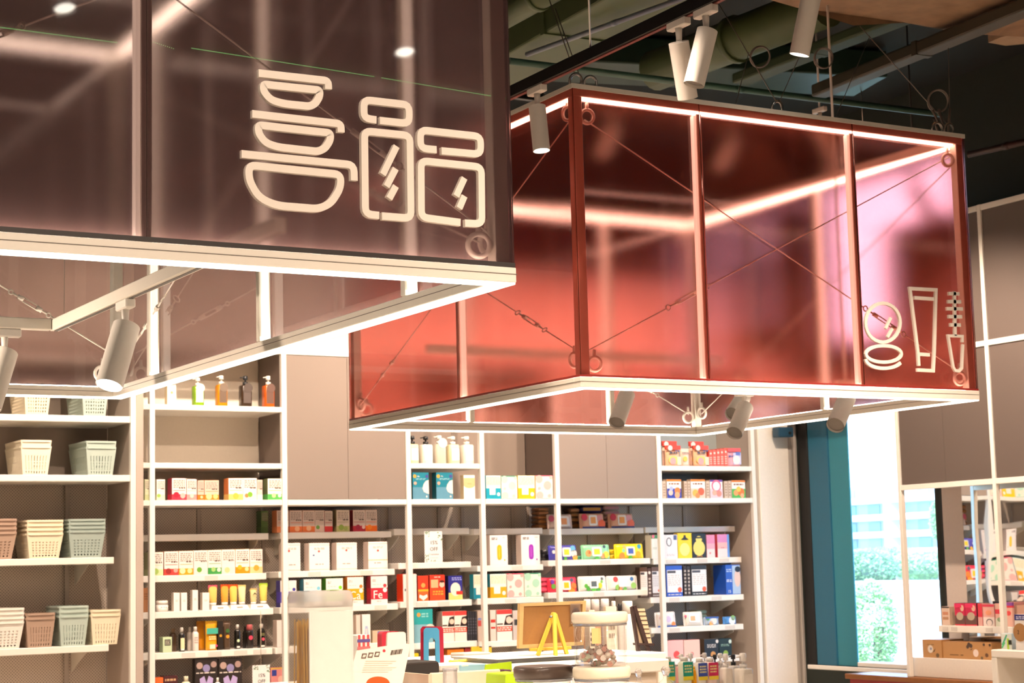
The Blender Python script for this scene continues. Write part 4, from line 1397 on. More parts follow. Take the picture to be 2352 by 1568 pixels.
basket(SH['g4'], -40, 55, 1428, 4, ['white basket, lowest of the stack at the bottom left', 'white basket, second of the bottom left stack', 'white basket, third of the bottom left stack', 'white basket, top of the bottom left stack'], '#f7f2e8', 'hole', G, 0.28, pitch=0.026)
basket(SH['g4'], 60, 126, 1418, 2, ['brown slotted basket on the lowest shelf, lower of two', 'brown slotted basket on the lowest shelf, upper of two'], BROWN, 'slot', G, 0.28, pitch=0.026)
basket(SH['g4'], 136, 203, 1413, 3, ['mint slotted basket on the lowest shelf, bottom of three', 'mint slotted basket on the lowest shelf, middle of three', 'mint slotted basket on the lowest shelf, top of three'], MINT, 'slot', G, 0.28, pitch=0.028)
basket(SH['g4'], 209, 277, 1410, 2, ['cream slotted basket at the right end of the lowest shelf, lower of two', 'cream slotted basket at the right end of the lowest shelf, upper of two'], CREAM, 'slot', G, 0.24, pitch=0.026)

# ------------------------------------------------------------------ goods of the first bay
G1 = 'hand soap bottles on the top shelf'
carton(SH['u1'], 384, 405, 884, 'plain cream carton left of the green bottle on the top shelf', '#f3ead2', '#d9c7a4', 0.05, [('d', .5, .62, .13, '#b9a46c')], setback=.04)
pump(SH['u1'], 447, 470, 866, 'green pump bottle with a white label on the top shelf', '#7da81c', '#f2eee4', '#eef0dc', G1, 5, disc=(.62, '#f0f2e0'))
pump(SH['u1'], 501, 524, 861, 'amber pump bottle with a white pump on the top shelf', '#d98a12', '#efe9df', '#6e5a4a', G1, 5, disc=(.60, '#7b6a5a'))
pump(SH['u1'], 556, 580, 862, 'black pump bottle with a dark pump on the top shelf', '#3a2a1c', '#26282a', '#5e524c', G1, 5, disc=(.60, '#574b44'))
pump(SH['u1'], 609, 632, 862, 'orange pump bottle at the right end of the top shelf', '#d8601a', '#efe9df', '#6e5044', G1, 5, disc=(.60, '#6e5248'))

GT = 'fruit tea cartons'
def tea(S, x0, x1, yt, label, base, side, front='#f3ebe2', spots=(), dep=0.085, sb=0.012):
    it = [('b', 0.0, .27, base, dep), ('t', .1, .9, .55, .93, 5, '#a39489'), ('t', .5, .92, .50, .60, 1, '#6a5a50'), ('r', .08, .92, .43, .45, base)]
    for (u, v, r, c) in spots:
        it.append(('d', u, v, r, c))
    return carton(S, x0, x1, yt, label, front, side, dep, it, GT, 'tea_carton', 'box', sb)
S = SH['beam0']
tea(S, 333, 344, 1101, 'pale green tea carton glimpsed left of the first post', '#c6cf9a', '#c9d0a4', '#dfe0bf')
tea(S, 360, 379, 1101, 'tea carton with a pale green foot right beside the first post', '#dfe4c4', '#c9bfae', spots=[(.25, .22, .22, '#9cc255')])
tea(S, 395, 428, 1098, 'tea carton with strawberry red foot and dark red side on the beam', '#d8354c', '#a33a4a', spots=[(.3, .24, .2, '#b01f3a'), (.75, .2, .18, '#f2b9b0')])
tea(S, 429, 452, 1100, 'tea carton with pink foot next to the strawberry one', '#ef9a94', '#c98a84', spots=[(.5, .2, .2, '#f6d4c6')])
tea(S, 454, 469, 1103, 'narrow beige tea carton with orange foot on the beam', '#ee7a1f', '#c99676', '#dcc3b2', spots=[(.6, .15, .2, '#f7d9a8')])
tea(S, 470, 503, 1103, 'beige tea carton with orange slices on its foot', '#ec8a24', '#d98a55', '#e0c9b8', spots=[(.3, .18, .2, '#f6dc9c'), (.75, .18, .17, '#f4cf86')])
tea(S, 525, 558, 1098, 'white tea carton with a yellow foot and orange side', '#f4cf7a', '#e08a4e', '#fbf5ea', spots=[(.5, .18, .2, '#f0c04e')])
tea(S, 558.5, 590, 1098, 'white tea carton with a green leaf on its foot', '#f7e9dc', '#e9d9c6', '#fcf6ec', spots=[(.25, .2, .14, '#b08a4e'), (.5, .25, .18, '#7fb83c')])
tea(S, 591, 603, 1102, 'narrow pinkish tea carton right of the leaf carton', '#f4e9dc', '#d9b7a6', '#e3cdbf')
tea(S, 615, 648, 1099, 'white tea carton with a green foot beside the second post', '#5cb85a', '#6f7a52', '#fbf5ea', spots=[(.42, .2, .14, '#d8e6a0'), (.82, .2, .12, '#eef4e4')])
S = SH['a2']
tea(S, 340, 375, 1268, 'pale green tea carton behind the first post on the fruit row', '#cfdba6', '#b9bf94', spots=[(.5, .18, .2, '#a6c765')])
tea(S, 377, 410, 1266, 'tea carton with a watermelon red foot', '#e8483f', '#cf9a86', spots=[(.3, .17, .2, '#9c2f2c'), (.8, .2, .15, '#f3a79a')])
tea(S, 411, 444, 1265, 'tea carton with an amber foot and apple slices', '#f0a41c', '#d9b07a', spots=[(.25, .17, .2, '#fbe7b4'), (.75, .17, .17, '#fbe0a0')])
tea(S, 445, 477, 1264, 'white tea carton with a green sprig in the fruit row', '#f5e6da', '#e2d2c0', spots=[(.4, .2, .18, '#6aa83a')])
tea(S, 477.5, 509, 1263, 'tea carton with a green foot in the fruit row', '#3f9a4c', '#cfc6a6', spots=[(.4, .2, .16, '#a8cf7c'), (.8, .18, .14, '#e7f0da')])
tea(S, 509.5, 540, 1262, 'white tea carton with a beige grain ball in the fruit row', '#f6ecd8', '#e0d0ba', spots=[(.4, .16, .2, '#e3cf94')])
tea(S, 541, 573, 1261, 'tea carton with an orange foot and citrus in the fruit row', '#f2940e', '#d9a25a', spots=[(.3, .26, .16, '#f7b42c'), (.8, .18, .14, '#fbdc9c')])
tea(S, 574, 603, 1261, 'tea carton with a pale orange foot at the right end of the fruit row', '#f6cf92', '#e0bf96', spots=[(.5, .22, .22, '#efa93c')])
S = SH['a3']
carton(S, 328, 346, 1350, 'brown carton left of the first post on the cream shelf', '#b07a52', '#9a6844', .06, [('t', .2, .8, .5, .8, 3, '#8a5c3c')])
bottle(S, 363, 390, 1379, 'low white cream jar with a wide lid', '#f4efe8', '#ece6dd', None, .38, None, 2.2, items=[('t', .25, .75, .35, .45, 1, '#8d837a')], capw=.98, shoulder=.98, name='cream_jar', cat='jar')
GW = 'slim white cosmetic cartons'
for x0, x1, yt, lb in ((399, 413, 1361, 'slim white carton right of the cream jar'), (416, 430, 1361, 'second slim white carton from the cream jar'), (442, 455, 1355, 'tallest slim white carton on the cream shelf'), (465, 481, 1361, 'slim white carton beside the pink tube')):
    carton(S, x0, x1, yt, lb, '#f6f1ea', '#d8cbbb', .045, [('t', .3, .7, .5, .62, 2, '#c9bfb4')], GW)
GC = 'hand cream tubes'
RZ = at(530, 1389, 1, SH['a3'][0]).z
S2 = (SH['a3'][0] + .02, at(530, 1389, 1, SH['a3'][0]).z, 1)
for x0, x1, lb in ((487, 529, 'white price wedge under the pink-topped tube'), (531, 574, 'white price wedge under the orange-topped tubes'), (577, 621, 'white price wedge under the green-topped tube')):
    a, b = at(x0, 1395, 1, 11.10), at(x1, 1395, 1, 11.10)
    zs = SH['a3'][1]
    fr = Fr((a.x, 11.105, zs))
    t = thing('price_stand', lb, 'price stand', fr((.06, .04, 0)), 'price wedges on the cream shelf')
    w_, h_ = b.x - a.x, RZ - zs - .001
    MB(fr).add([(0, 0, 0), (w_, 0, 0), (w_, .10, 0), (0, .10, 0), (.01, .02, h_), (w_ - .01, .02, h_), (w_ - .01, .10, h_), (.01, .10, h_)], [(0, 1, 2, 3), (4, 7, 6, 5), (0, 4, 5, 1), (1, 5, 6, 2), (2, 6, 7, 3), (3, 7, 4, 0)]).build('riser', WHITE, t)
    MB(fr).box(w_ * .35, w_ * .65, .003, .012, h_ * .3, h_ * .6).build('price_label', M('#b9b0a6', .5), t)
ctube(S2, 482, 503, 1343, 'hand cream tube with a pink top', '#f0c266', '#c2566a', GC)
ctube(S2, 510, 529, 1342, 'hand cream tube with a deep orange top, left one', '#e9a23c', '#d2481a', GC)
ctube(S2, 530, 549, 1342, 'hand cream tube with a deep orange top, right one', '#f4c65e', '#e0561c', GC)
ctube(S2, 550, 568, 1343, 'hand cream tube with a straw coloured top', '#f7e3a8', '#d9c27a', GC)
ctube(S2, 577, 593, 1351, 'hand cream tube with a dark leaf print', '#e8cf94', '#cfae6a', GC, items=[('p', [(.2, .55), (.5, .75), (.85, .6), (.5, .62)], '#5a5a3a')])
ctube(S2, 599, 618, 1339, 'hand cream tube with a bright green top', '#f0d56a', '#a6cc3a', GC)
S = SH['a4']
carton(S, 374, 395, 1463, 'small pale green box with a dark label on the lowest shelf', '#c9dcb4', '#9fb08c', .07, [('r', .2, .85, .45, .85, '#3c3a30'), ('t', .28, .76, .5, .8, 3, '#c9c4ae')])
bottle(S, 392, 408, 1443, 'brown bottle hidden behind the cream labelled bottle', '#5a4434', '#8a7258', None, .2, None, 2.2, setback=.12)
bottle(S, 413, 426, 1441, 'dark bottle with a silver cap and cream label', '#1c1a16', '#d5cfc7', '#efe3b4', .22, 'dark bottles on the lowest shelf', items=[('d', .5, .50, .30, '#f3ead0'), ('r', .2, .8, .05, .13, '#f4efe6')])
bottle(S, 432, 444, 1440, 'white bottle hidden behind the front white bottle', '#d9cfc6', '#d0c8bf', None, .2, None, setback=.10)
bottle(S, 444, 458, 1439, 'slim white bottle with a silver cap', '#efe6de', '#d8d2ca', None, .2, None, items=[('t', .2, .8, .3, .6, 3, '#b9aaa0')])
pouch(S, 455, 474, 1426, 'golden pouch behind the front golden pouch', '#d98e14', [], None, .05, '#c77f12', setback=.09)
pouch(S, 475, 501, 1426, 'golden yellow refill pouch with a turquoise band', '#e9a81e', [('b', .56, .76, '#46b39a'), ('t', .2, .8, .35, .5, 2, '#fbe9b0'), ('r', .25, .75, .05, .2, '#f7e8c8'), ('d', .85, .15, .1, '#d84f7a')], None, .05, '#f0b52a')
carton(S, 501, 513, 1427, 'black carton right of the golden pouch', '#241d18', '#1c1713', .06, [('d', .5, .5, .25, '#c9972c')])
pouch(S, 515, 531, 1426, 'dark brown pouch with a green and orange emblem', '#54402f', [('d', .5, .66, .28, '#3d6a34'), ('d', .5, .46, .24, '#e29a2a')], None, .04, '#6a5442')
GB = 'black hair tonic bottles'
bottle(S, 541, 554, 1434, 'black bottle with a silver cap and a pale green mark', '#17140f', '#d2cdc5', None, .2, GB, items=[('d', .5, .34, .25, '#cfe0b4'), ('r', .25, .75, .05, .12, '#f0ebe2')])
bottle(S, 560, 570, 1438, 'black bottle glimpsed behind the rose-capped bottle', '#1c1712', '#3a2d26', None, .2, GB, setback=.08)
bottle(S, 568, 584, 1434, 'black bottle with a rose red cap', '#211a15', '#b85a5c', None, .24, GB, items=[('d', .5, .45, .3, '#c9405a')], capw=.8)
bottle(S, 595, 611, 1432, 'black bottle with a pink dot at the shelf end', '#17140f', '#cfc9c0', None, .2, GB, items=[('d', .6, .36, .2, '#f0506a'), ('r', .3, .8, .04, .11, '#f0ebe2'), ('t', .2, .8, .5, .62, 2, '#8a8a5a')])
S = SH['a5']
carton(S, 352, 375, 1556, 'orange and white carton at the bottom left of the first bay', '#e06a2c', '#b84e1e', .07, [('b', 0, .5, '#f4efe6')])
carton(S, 376, 408, 1552, 'dark maroon carton on the bottom shelf', '#4a1f22', '#3a171a', .07, [('t', .1, .9, .7, .9, 1, '#c9a27a')])
bottle(S, 421, 440, 1553, 'small cream bottle on the bottom shelf', '#f0ead0', '#e6dfc2', None, .3, None)
for x0, x1, lb in ((448, 500, 'black face mask pack with a lilac collar print, left'), (502, 556, 'black face mask pack with a lilac collar print, right')):
    carton(S, x0, x1, 1512, lb, '#2a211e', '#1d1714', .05, [('p', [(.28, .0), (.72, .0), (.80, .42), (.60, .50), (.50, .30), (.40, .50), (.20, .42)], '#b7a6d8'), ('d', .5, .72, .16, '#8f87b4'), ('d', .2, .80, .14, '#b59a90'), ('d', .82, .82, .13, '#a98d86'), ('t', .05, .95, .56, .62, 1, '#d9cfc4')], 'lilac face mask packs', 'mask_pack', 'pack')
bottle(S, 495, 508, 1556, 'small white bottle before the face mask packs', '#f6f1ea', '#efe9df', None, .3, None, setback=.0)
carton(S, 622, 655, 1533, 'pink box with a gold edge beside the hanging discount sign', '#d98a86', '#c06c6c', .07, [('b', .93, 1.0, '#d8b04e'), ('r', .08, .4, .62, .9, '#2c3a8a'), ('d', .7, .45, .22, '#e9b7a4')])

def discount(S, x0, x1, yt, label, hang=None):
    fr, w, h = frame_of(S, x0, x1, yt, 0.004)
    t = thing('discount_sign', label, 'sign', fr((w / 2, 0, 0)), 'discount signs')
    MB(fr).box(0, w, 0, .004, 0, h, .001).build('card', M('#eceae8', .35), t)
    rr = random.Random(int(x0))
    for (a, b, c, d, n) in ((0, .3, .82, 1, 9), (.75, 1, .7, 1, 9), (0, .25, 0, .25, 9), (.1, .6, 0, .06, 5)):
        for k in range(n):
            u, v = rr.uniform(a, b) * w, rr.uniform(c, d) * h
            s = .006
            an = rr.uniform(0, 3.1)
            pts = [(min(max(u + s * k1 * math.cos(an) - s * k2 * math.sin(an), 0), w), min(max(v + s * k1 * math.sin(an) + s * k2 * math.cos(an), 0), h)) for k1, k2 in ((-1.3, 0), (0, .45), (1.3, 0), (0, -.45))]
            MB(fr).prism(pts, -.0006 - .0001 * k, 0).build('printed_leaf', M('#4f7d52', .5), t)
    dk = M('#3a3a40', .5)
    word('15%', fr, w * .52, h * .58, h * .17, dk, t)
    word('OFF', fr, w * .52, h * .37, h * .17, dk, t)
    word('Cosmetics', fr, w * .52, h * .235, h * .085, M('#8a8a90', .5), t)
    MB(fr).box(w * .3, w * .75, -.0007, 0, h * .14, h * .15).build('printed_line', M('#a5a5a8', .5), t)
    if hang:
        a = fr((w * .5, .002, h))
        b = at(hang[0], hang[1], 1, a.y)
        MB().cyl(a, (a.x, a.y, b.z), .0018, n=6).build('chain', M('#c9b8a0', .4), t)
    return t
zS = at(600, 1592, 1, 11.06).z
discount((11.06, zS, 1), 580, 620, 1527, 'hanging discount card on a chain below the dark bottles', hang=(594, 1402))

# ------------------------------------------------------------------ second bay
S = SH['b1']
tea(S, 600, 616, 1173, 'dark green carton behind the orange tea carton at the bay edge', '#4c6a3a', '#3f5a34', '#5a7a44', sb=.10)
tea(S, 636, 664, 1172, 'tea carton with an orange side behind the second post', '#e08a5a', '#cf7a50', '#dfc9be')
tea(S, 665, 694, 1172, 'tea carton with a peach orange foot, first right of the second post', '#e5763f', '#c9734a', '#e0cdc3', spots=[(.6, .16, .2, '#f0b48a')])
tea(S, 695, 723, 1172, 'tea carton with a peach orange foot, second right of the second post', '#e57a42', '#c9734a', '#e0cdc3', spots=[(.5, .18, .2, '#f0bc94')])
tea(S, 723.5, 745, 1172, 'tea carton with green leaves in the shaded row', '#e3c4b6', '#c9ab9a', '#e2d0c6', spots=[(.3, .22, .2, '#6a9a4a')])
tea(S, 746, 764, 1173, 'narrow tea carton with a red foot in the shaded row', '#c93c3c', '#a9302f', '#e2d0c6')
tea(S, 773, 803, 1171, 'tea carton with an olive foot in the shaded row', '#b9b57a', '#a39a72', '#e3d4c6', spots=[(.35, .2, .2, '#8aa04a'), (.7, .15, .15, '#9aa85a')])
tea(S, 811, 839, 1171, 'tea carton with a berry red foot and dark side', '#b52a3c', '#8e2532', '#e3d2c8', spots=[(.4, .2, .2, '#9a2440'), (.85, .2, .13, '#eac9c4')])
tea(S, 839.5, 866, 1171, 'tea carton with a tangerine foot at the row end', '#ec6e1a', '#cf7a4a', '#e3d2c8', spots=[(.35, .2, .2, '#f08a2a')])
GM = 'white skin care cartons'
S = SH['b2']
for x0, x1, yt, it, lb in ((652, 690, 1247, [('d', .3, .72, .07, '#c9504a')], 'white skin care carton behind the second post'), (710, 757, 1247, [('d', .48, .70, .05, '#c9504a'), ('d', .22, .56, .045, '#3f5f9a', .03)], 'white skin care carton with a small blue drop'),
                           (773, 820, 1246, [('d', .48, .72, .05, '#c9504a')], 'white skin care carton, third in its row'), (846, 890, 1244, [('d', .5, .68, .055, '#c9504a'), ('r', 0, 1, .325, .345, '#e0b45a')], 'white skin care carton with a thin gold line')):
    carton(S, x0, x1, yt, lb, '#f6efe8', '#d9c6ba', .085, it + [('t', .25, .75, .76, .84, 2, '#c9a9a4'), ('t', .3, .7, .2, .26, 1, '#a79a94'), ('r', 0.0, 1.0, .035, .045, '#c9a9a0'), ('r', 0, 1, .93, .94, '#caa8a0')], GM)
GV = 'vitamin mask cartons'
S = SH['b3']
def vita(x0, x1, yt, lb, col, side, dot, txt=None, tu=.5):
    it = [('b', .17, .58, col, .06), ('t', .1, .3, .80, .9, 2, '#c9a2a0'), ('t', .1, .6, .68, .72, 1, '#d6c3bc'), ('d', .84, .66, .10, dot), ('d', .84, .50, .12, '#f6f1ea'), ('t', .35, .6, .08, .12, 1, '#b09a94')]
    carton(S, x0, x1, yt, lb, '#f1e8e2', side, .075, it, GV)
    if txt:
        fr, w, h = frame_of(S, x0, x1, yt, .012)
        t = bpy.data.objects[[o.name for o in bpy.data.objects if o.get('label') == lb][0]]
        word(txt, fr, w * tu, h * .20, h * .42, M('#f7f2ec', .5), t, d=-.0022)
vita(644, 681, 1333, 'vitamin carton with a violet blue band and letter V', '#4a3aa8', '#3a3278', '#3f3f9c', 'V', .45)
vita(698, 738, 1330, 'vitamin carton with a light blue dot', '#7fc0dc', '#3f7d8e', '#7cc4dc')
vita(749, 788, 1328, 'vitamin carton with a lime green dot', '#7cc234', '#4c8a24', '#7fd028')
vita(798, 835, 1325, 'vitamin carton with an orange band and letters Ca', '#f2a414', '#c9762a', '#d97a2a', 'Ca', .45)
vita(852, 890, 1323, 'vitamin carton with a red band and letters Fe', '#bf2a3a', '#96303c', '#bf3a44', 'Fe', .40)
carton(SH['b3'], 926, 957, 1318, 'white carton with a bright red side beside the third post', '#f6efe8', '#e03a12', .10, [('d', .15, .45, .05, '#6a6a6a', .05)], None, setback=.0)
S = SH['b4']
carton(S, 636, 664, 1424, 'white carton half hidden by the pasta container', '#efe4da', '#c9b5a8', .07, [('t', .5, .9, .7, .78, 1, '#c97a6a')])
carton(S, 818, 828, 1412, 'beige carton right of the pasta container', '#d9c8bc', '#b9a494', .06)
carton(S, 832, 851, 1411, 'white toothpaste carton with a blue outline', '#f0e8e0', '#d9cabc', .05, [('p', [(.2, .05), (.35, .6), (.65, .6), (.85, .1), (.6, .05)], '#a9b7d4'), ('r', .4, .6, .2, .5, '#e9d6d0')])
carton(S, 856, 895, 1448, 'low wide blue and beige carton behind the red boards', '#c9b59a', '#b39c80', .08, [('r', .3, .95, .0, .95, '#5a6aa8')])

# ------------------------------------------------------------------ third bay (two narrow ones)
GP = 'pump bottles on the cubby shelf'
S = SH['u3']
pump(S, 941, 964, 1000, 'pale lotion pump bottle with a black pump, beside the third post', '#e4dcae', '#1d1b1a', '#f3ede2', GP, 3.5)
pump(S, 972, 996, 1001, 'white pump bottle with a black pump', '#f2ece2', '#1d1b1a', '#f6f1e8', GP, 5)
pump(S, 1003, 1027, 999, 'clear pump bottle with a round white tag', '#cfc6b4', '#efe9df', None, GP, 4, disc=(.72, '#f2ece2'))
pump(S, 1034, 1058, 1001, 'pale lotion pump bottle with a white pump', '#e9e2b8', '#f4efe6', '#f6f1e6', GP, 3.5)
pump(S, 1066, 1090, 1001, 'white pump bottle with a white pump at the right end', '#f4eee4', '#f6f1e8', '#f8f3ea', GP, 5)
S = SH['beam2']
GK = 'teal sheet mask boxes'
MK = [('b', 0.0, .45, '#5d93ab'), ('d', .13, .86, .10, '#e0a040'), ('d', .88, .86, .09, '#4a4a90'), ('w', 'Ac', .36, .83, .09, '#f0f4f4'), ('t', .2, .8, .72, .79, 2, '#8fc4cf'), ('d', .15, .6, .09, '#d9a590'),
      ('p', [(.98, .72), (.80, .68), (.66, .55), (.60, .40), (.68, .28), (.85, .22), (.99, .20)], '#efe8d8'), ('d', .85, .10, .05, '#f0e6d6')]
carton(S, 948, 985, 1085, 'teal sheet mask box standing beside the third post', '#1f7f94', '#0f4f58', .05, MK, GK)
carton(S, 1002, 1040, 1085, 'teal sheet mask box in the middle of the cubby', '#1f7f94', '#0f4f58', .065, MK, GK)
carton(S, 1065, 1091, 1091, 'tall white carton with a beige label in the cubby', '#f7f1e6', '#d9c49a', .05, [('r', 0, 1, .55, .88, '#d9bd88'), ('d', .5, .56, .45, '#d9bd88', .10), ('w', 'TOUGH', .5, .62, .055, '#b4935a')], None)
S = SH['beam3']
def lpack(S, x0, x1, yt, lb, col, side=None):
    carton(S, x0, x1, yt, lb, '#f5f0dc', side or col, .06, [('b', 0.0, .46, col, .06), ('r', .22, .62, .18, .52, '#f7f2e6'), ('d', .84, .20, .11, '#f4f0e4'), ('t', .05, .95, .6, .95, 6, '#e4d8b4')], 'two-tone pad cartons')
def cpack(S, x0, x1, yt, lb, col, bg, edge):
    carton(S, x0, x1, yt, lb, bg, bg, .06, [('b', .965, 1.0, edge), ('b', 0, .02, edge), ('d', .68, .58, .22, col), ('d', .2, .85, .2, col), ('d', .22, .15, .2, col), ('d', .78, .13, .09, col), ('d', .2, .45, .07, col), ('d', .9, .92, .09, col)], 'circle patterned cartons', flap=edge)
lpack(S, 1117, 1150, 1092, 'two-tone carton with a teal foot beside the fourth post', '#18a0b8')
cpack(S, 1152, 1188, 1093, 'mint circle patterned carton on the beam', '#b4dcc4', '#eaf0de', '#3f9a7a')
lpack(S, 1190, 1228, 1092, 'two-tone carton with a yellow foot on the beam', '#f0b90f')
cpack(S, 1231, 1270, 1092, 'pink circle patterned carton beside the fifth post', '#f0b4ac', '#f7e6d8', '#e86a84')
discount((SH['c2'][0], SH['c2'][1], 1), 975, 1016, 1220, 'discount card standing on the shelf under the teal mask boxes')
S = SH['c3']
carton(S, 960, 984, 1322, 'red and yellow carton with a white heart print', '#d63a1e', '#7a2a1a', .08, [('b', .0, .38, '#e8642c'), ('p', [(.1, .15), (.5, .02), (.9, .15), (.85, .26), (.5, .2), (.15, .26)], '#f6ede0'), ('b', .38, .46, '#d9b02c'), ('d', .5, .62, .2, '#efa050')])
carton(S, 987, 1022, 1320, 'red carton with a face print', '#dd3a24', '#8f2417', .08, [('b', 0, .48, '#ee4a22'), ('r', .08, .55, .5, .82, '#e0b080'), ('d', .80, .62, .17, '#f0c4ac'), ('d', .80, .74, .16, '#4a1a14', .05), ('t', .2, .9, .2, .4, 2, '#f5a23c'), ('t', .3, .7, .88, .95, 1, '#f2c0b0')])
carton(S, 1030, 1062, 1322, 'navy carton with a pale egg print', '#2c2c86', '#1a1a44', .07, [('b', 0, .30, '#efd27a'), ('d', .5, .44, .36, '#f3ead6', .28), ('r', .55, 1, .22, .36, '#d8342c'), ('t', .25, .95, .8, .95, 2, '#9aa0e0')])
lpack(S, 1088, 1112, 1319, 'two-tone carton with a teal foot on the red carton shelf', '#1389a0', '#1f8a9a')
S = SH['c4']
carton(S, 951, 994, 1399, 'big turquoise mask box on the low shelf', '#2aa0a0', '#136a6c', .07, [('b', 0, .55, '#7fb0bc'), ('d', .25, .84, .1, '#e29a44'), ('d', .85, .38, .28, '#d9d2c4'), ('t', .4, .8, .75, .9, 2, '#8fd4d0')])
GH = 'hair colour cartons'
HC = [('b', .86, 1.0, '#e2403c'), ('b', .30, .46, '#d8462e'), ('t', .05, .95, .32, .44, 2, '#f7e4d4'), ('p', [(.45, .5), (.62, .80), (1.0, .84), (1.0, .5), (.8, .5)], '#2a1c18'), ('d', .80, .66, .20, '#efcdb8'), ('r', .02, .4, .52, .56, '#4a4038')]
carton(S, 1016, 1043, 1404, 'hair colour carton with a portrait, left of two', '#f4ebe0', '#b39a90', .09, HC, GH)
carton(S, 1044, 1072, 1403, 'hair colour carton with a portrait, right of two', '#f4ebe0', '#b39a90', .09, HC, GH)
for k in range(4):
    carton(S, 1074 + k * 5.4, 1079 + k * 5.4, 1404, ['first', 'second', 'third', 'last'][k] + ' of the four thin black cartons standing on edge', '#2b2a2e', '#1d1c20', .10, [('t', .2, .8, .2, .8, 6, '#5a5a62')], 'thin black cartons')
S = SH['d4']
carton(S, 1097, 1109, 1402, 'beige carton on edge beside the black cartons', '#cdb9a8', '#b9a290', .09, [('r', .05, .95, .7, .76, '#7a8ac0'), ('r', .05, .95, .5, .68, '#c9504a')])
carton(S, 1110, 1120, 1402, 'second beige carton on edge before the fourth post', '#cdb9a8', '#b9a290', .09, [('r', .05, .95, .5, .68, '#c9504a')])
carton(S, 1126, 1139, 1401, 'slim striped carton right of the fourth post', '#e3d2c4', '#b9a290', .09, [('r', .1, .9, .6, .7, '#c9382c'), ('r', .1, .9, .4, .46, '#c9382c')])
carton(S, 1141, 1176, 1400, 'hair colour carton with a portrait of two people, near the cork board', '#f4ebe0', '#b39a90', .09, HC + [('d', .95, .66, .12, '#efd2c0')], GH)
carton(S, 1178, 1193, 1402, 'grey patterned carton behind the cork board', '#c9c0b8', '#a99c90', .07, [('r', .2, .8, .5, .7, '#3a3a3c')])
S = SH['c5']
carton(S, 1028, 1066, 1490, 'orange carton low behind the folders', '#e07a1a', '#b85f14', .08, [('t', .1, .7, .5, .8, 2, '#f7d9a0')])
carton(S, 1068, 1082, 1487, 'dark red carton low behind the folders', '#9c3030', '#7a2424', .08)
carton(SH['d5'], 1083, 1130, 1484, 'yellow carton with a red stamp low behind the folders', '#f2c83a', '#d0a22a', .08, [('r', .25, .8, .1, .5, '#d83a2a'), ('d', .8, .7, .15, '#f7e28a')], setback=.0)
carton(SH['c5'], 949, 962, 1500, 'yellow carton low right of the third post', '#f0d21e', '#c9a817', .06)
S = SH['d2']
def caps(x0, x1, yt, lb, col, hi):
    carton(S, x0, x1, yt, lb, '#f1e9e6', '#cdbcb2', .075, [('p', rounded([(.40, .17), (.66, .17), (.66, .68), (.40, .68)], .13, True, 4), col), ('r', .50, .54, .25, .6, hi), ('t', .1, .42, .84, .93, 2, '#4a4040'), ('d', .82, .17, .035, col), ('t', .72, .9, .9, .94, 1, '#c9bdb8')], 'capsule cartons')
caps(1125, 1166, 1229, 'white carton with an orange capsule print', '#f0b01a', '#f8d24a')
caps(1197, 1240, 1228, 'white carton with a purple capsule print', '#9a2fae', '#b85ac4')
S = SH['d3']
lpack(S, 1126, 1163, 1318, 'two-tone carton with an orange foot under the orange capsule', '#f0a50f', '#1f8a9a')
cpack(S, 1165, 1203, 1317, 'pink circle patterned carton under the capsule cartons', '#f2aca6', '#f3e6da', '#e85a7a')
cpack(S, 1205, 1243, 1316, 'mint circle patterned carton under the purple capsule', '#a9d8c0', '#e9ede0', '#2f8a6c')

# ------------------------------------------------------------------ fourth bay: wet wipes
S = SH['e1']
WI = [(.12, .74, .13, '#c9304a'), (.86, .30, .16, '#ef6a3a'), (.78, .68, .12, '#e9a0a4')]
wipes(S, 1263, 1316, 1180, 'white wipes pack with an orange lid label behind the fifth post', '#d9c2b8', (.42, .82, .15, .85), '#efa26a', [(.1, .7, .12, '#c2526a')], dp=.05)
wipes(S, 1338, 1390, 1178, 'orange wipes pack with a flower print, left of two on the shaded shelf', '#e3b49a', (.30, .66, .18, .88), '#f0a85a', WI, items=[('b', 0, .12, '#30306a')], dp=.06)
wipes(S, 1404, 1457, 1178, 'orange wipes pack with a flower print, right of two on the shaded shelf', '#e3b49a', (.30, .66, .18, .88), '#f0a85a', WI, items=[('b', 0, .12, '#30306a')], dp=.06)
lay = ['lowest', 'second', 'third', 'fourth', 'top']
flat_packs(S, 1236, 1262, (1203, 1193, 1183, 1173, 1165), [l + ' brown pack of the flat stack left of the fifth post' for l in lay], '#8a5a34', '#a9703c', 'flat wipes stacks', setback=.08)
flat_packs(S, 1310, 1332, (1200, 1188, 1177, 1166), [l + ' brown pack of the flat stack behind the orange wipes' for l in lay], '#7d5836', '#9c6a3a', 'flat wipes stacks', setback=.10)
flat_packs(S, 1335, 1385, (1203, 1194, 1186, 1178, 1160), [l + ' pack of the navy and gold stack behind the orange wipes' for l in lay], '#3a3570', '#d9a23c', 'flat wipes stacks', setback=.13)
flat_packs(S, 1388, 1425, (1203, 1194, 1184, 1172, 1160), [l + ' pack of the pale pink stack behind the orange wipes' for l in lay], '#cfaea6', '#c98a90', 'flat wipes stacks', setback=.13)
S = SH['e2']
wipes(S, 1266, 1326, 1251, 'violet blue wipes pack with lemons', '#4a46a8', (.44, .76, .22, .82), '#f4d83a', [(.12, .55, .06, '#efe6e0'), (.3, .12, .08, '#f2b03a'), (.92, .15, .09, '#f2a83a'), (.85, .75, .1, '#6ab0d0'), (.88, .42, .12, '#e9e2d4'), (.55, .1, .06, '#54a844')])
bottle(S, 1246, 1266, 1262, 'short black bottle lying behind the violet wipes', '#1a181c', '#2c2a30', None, .4, None, setback=.10, capw=.8)
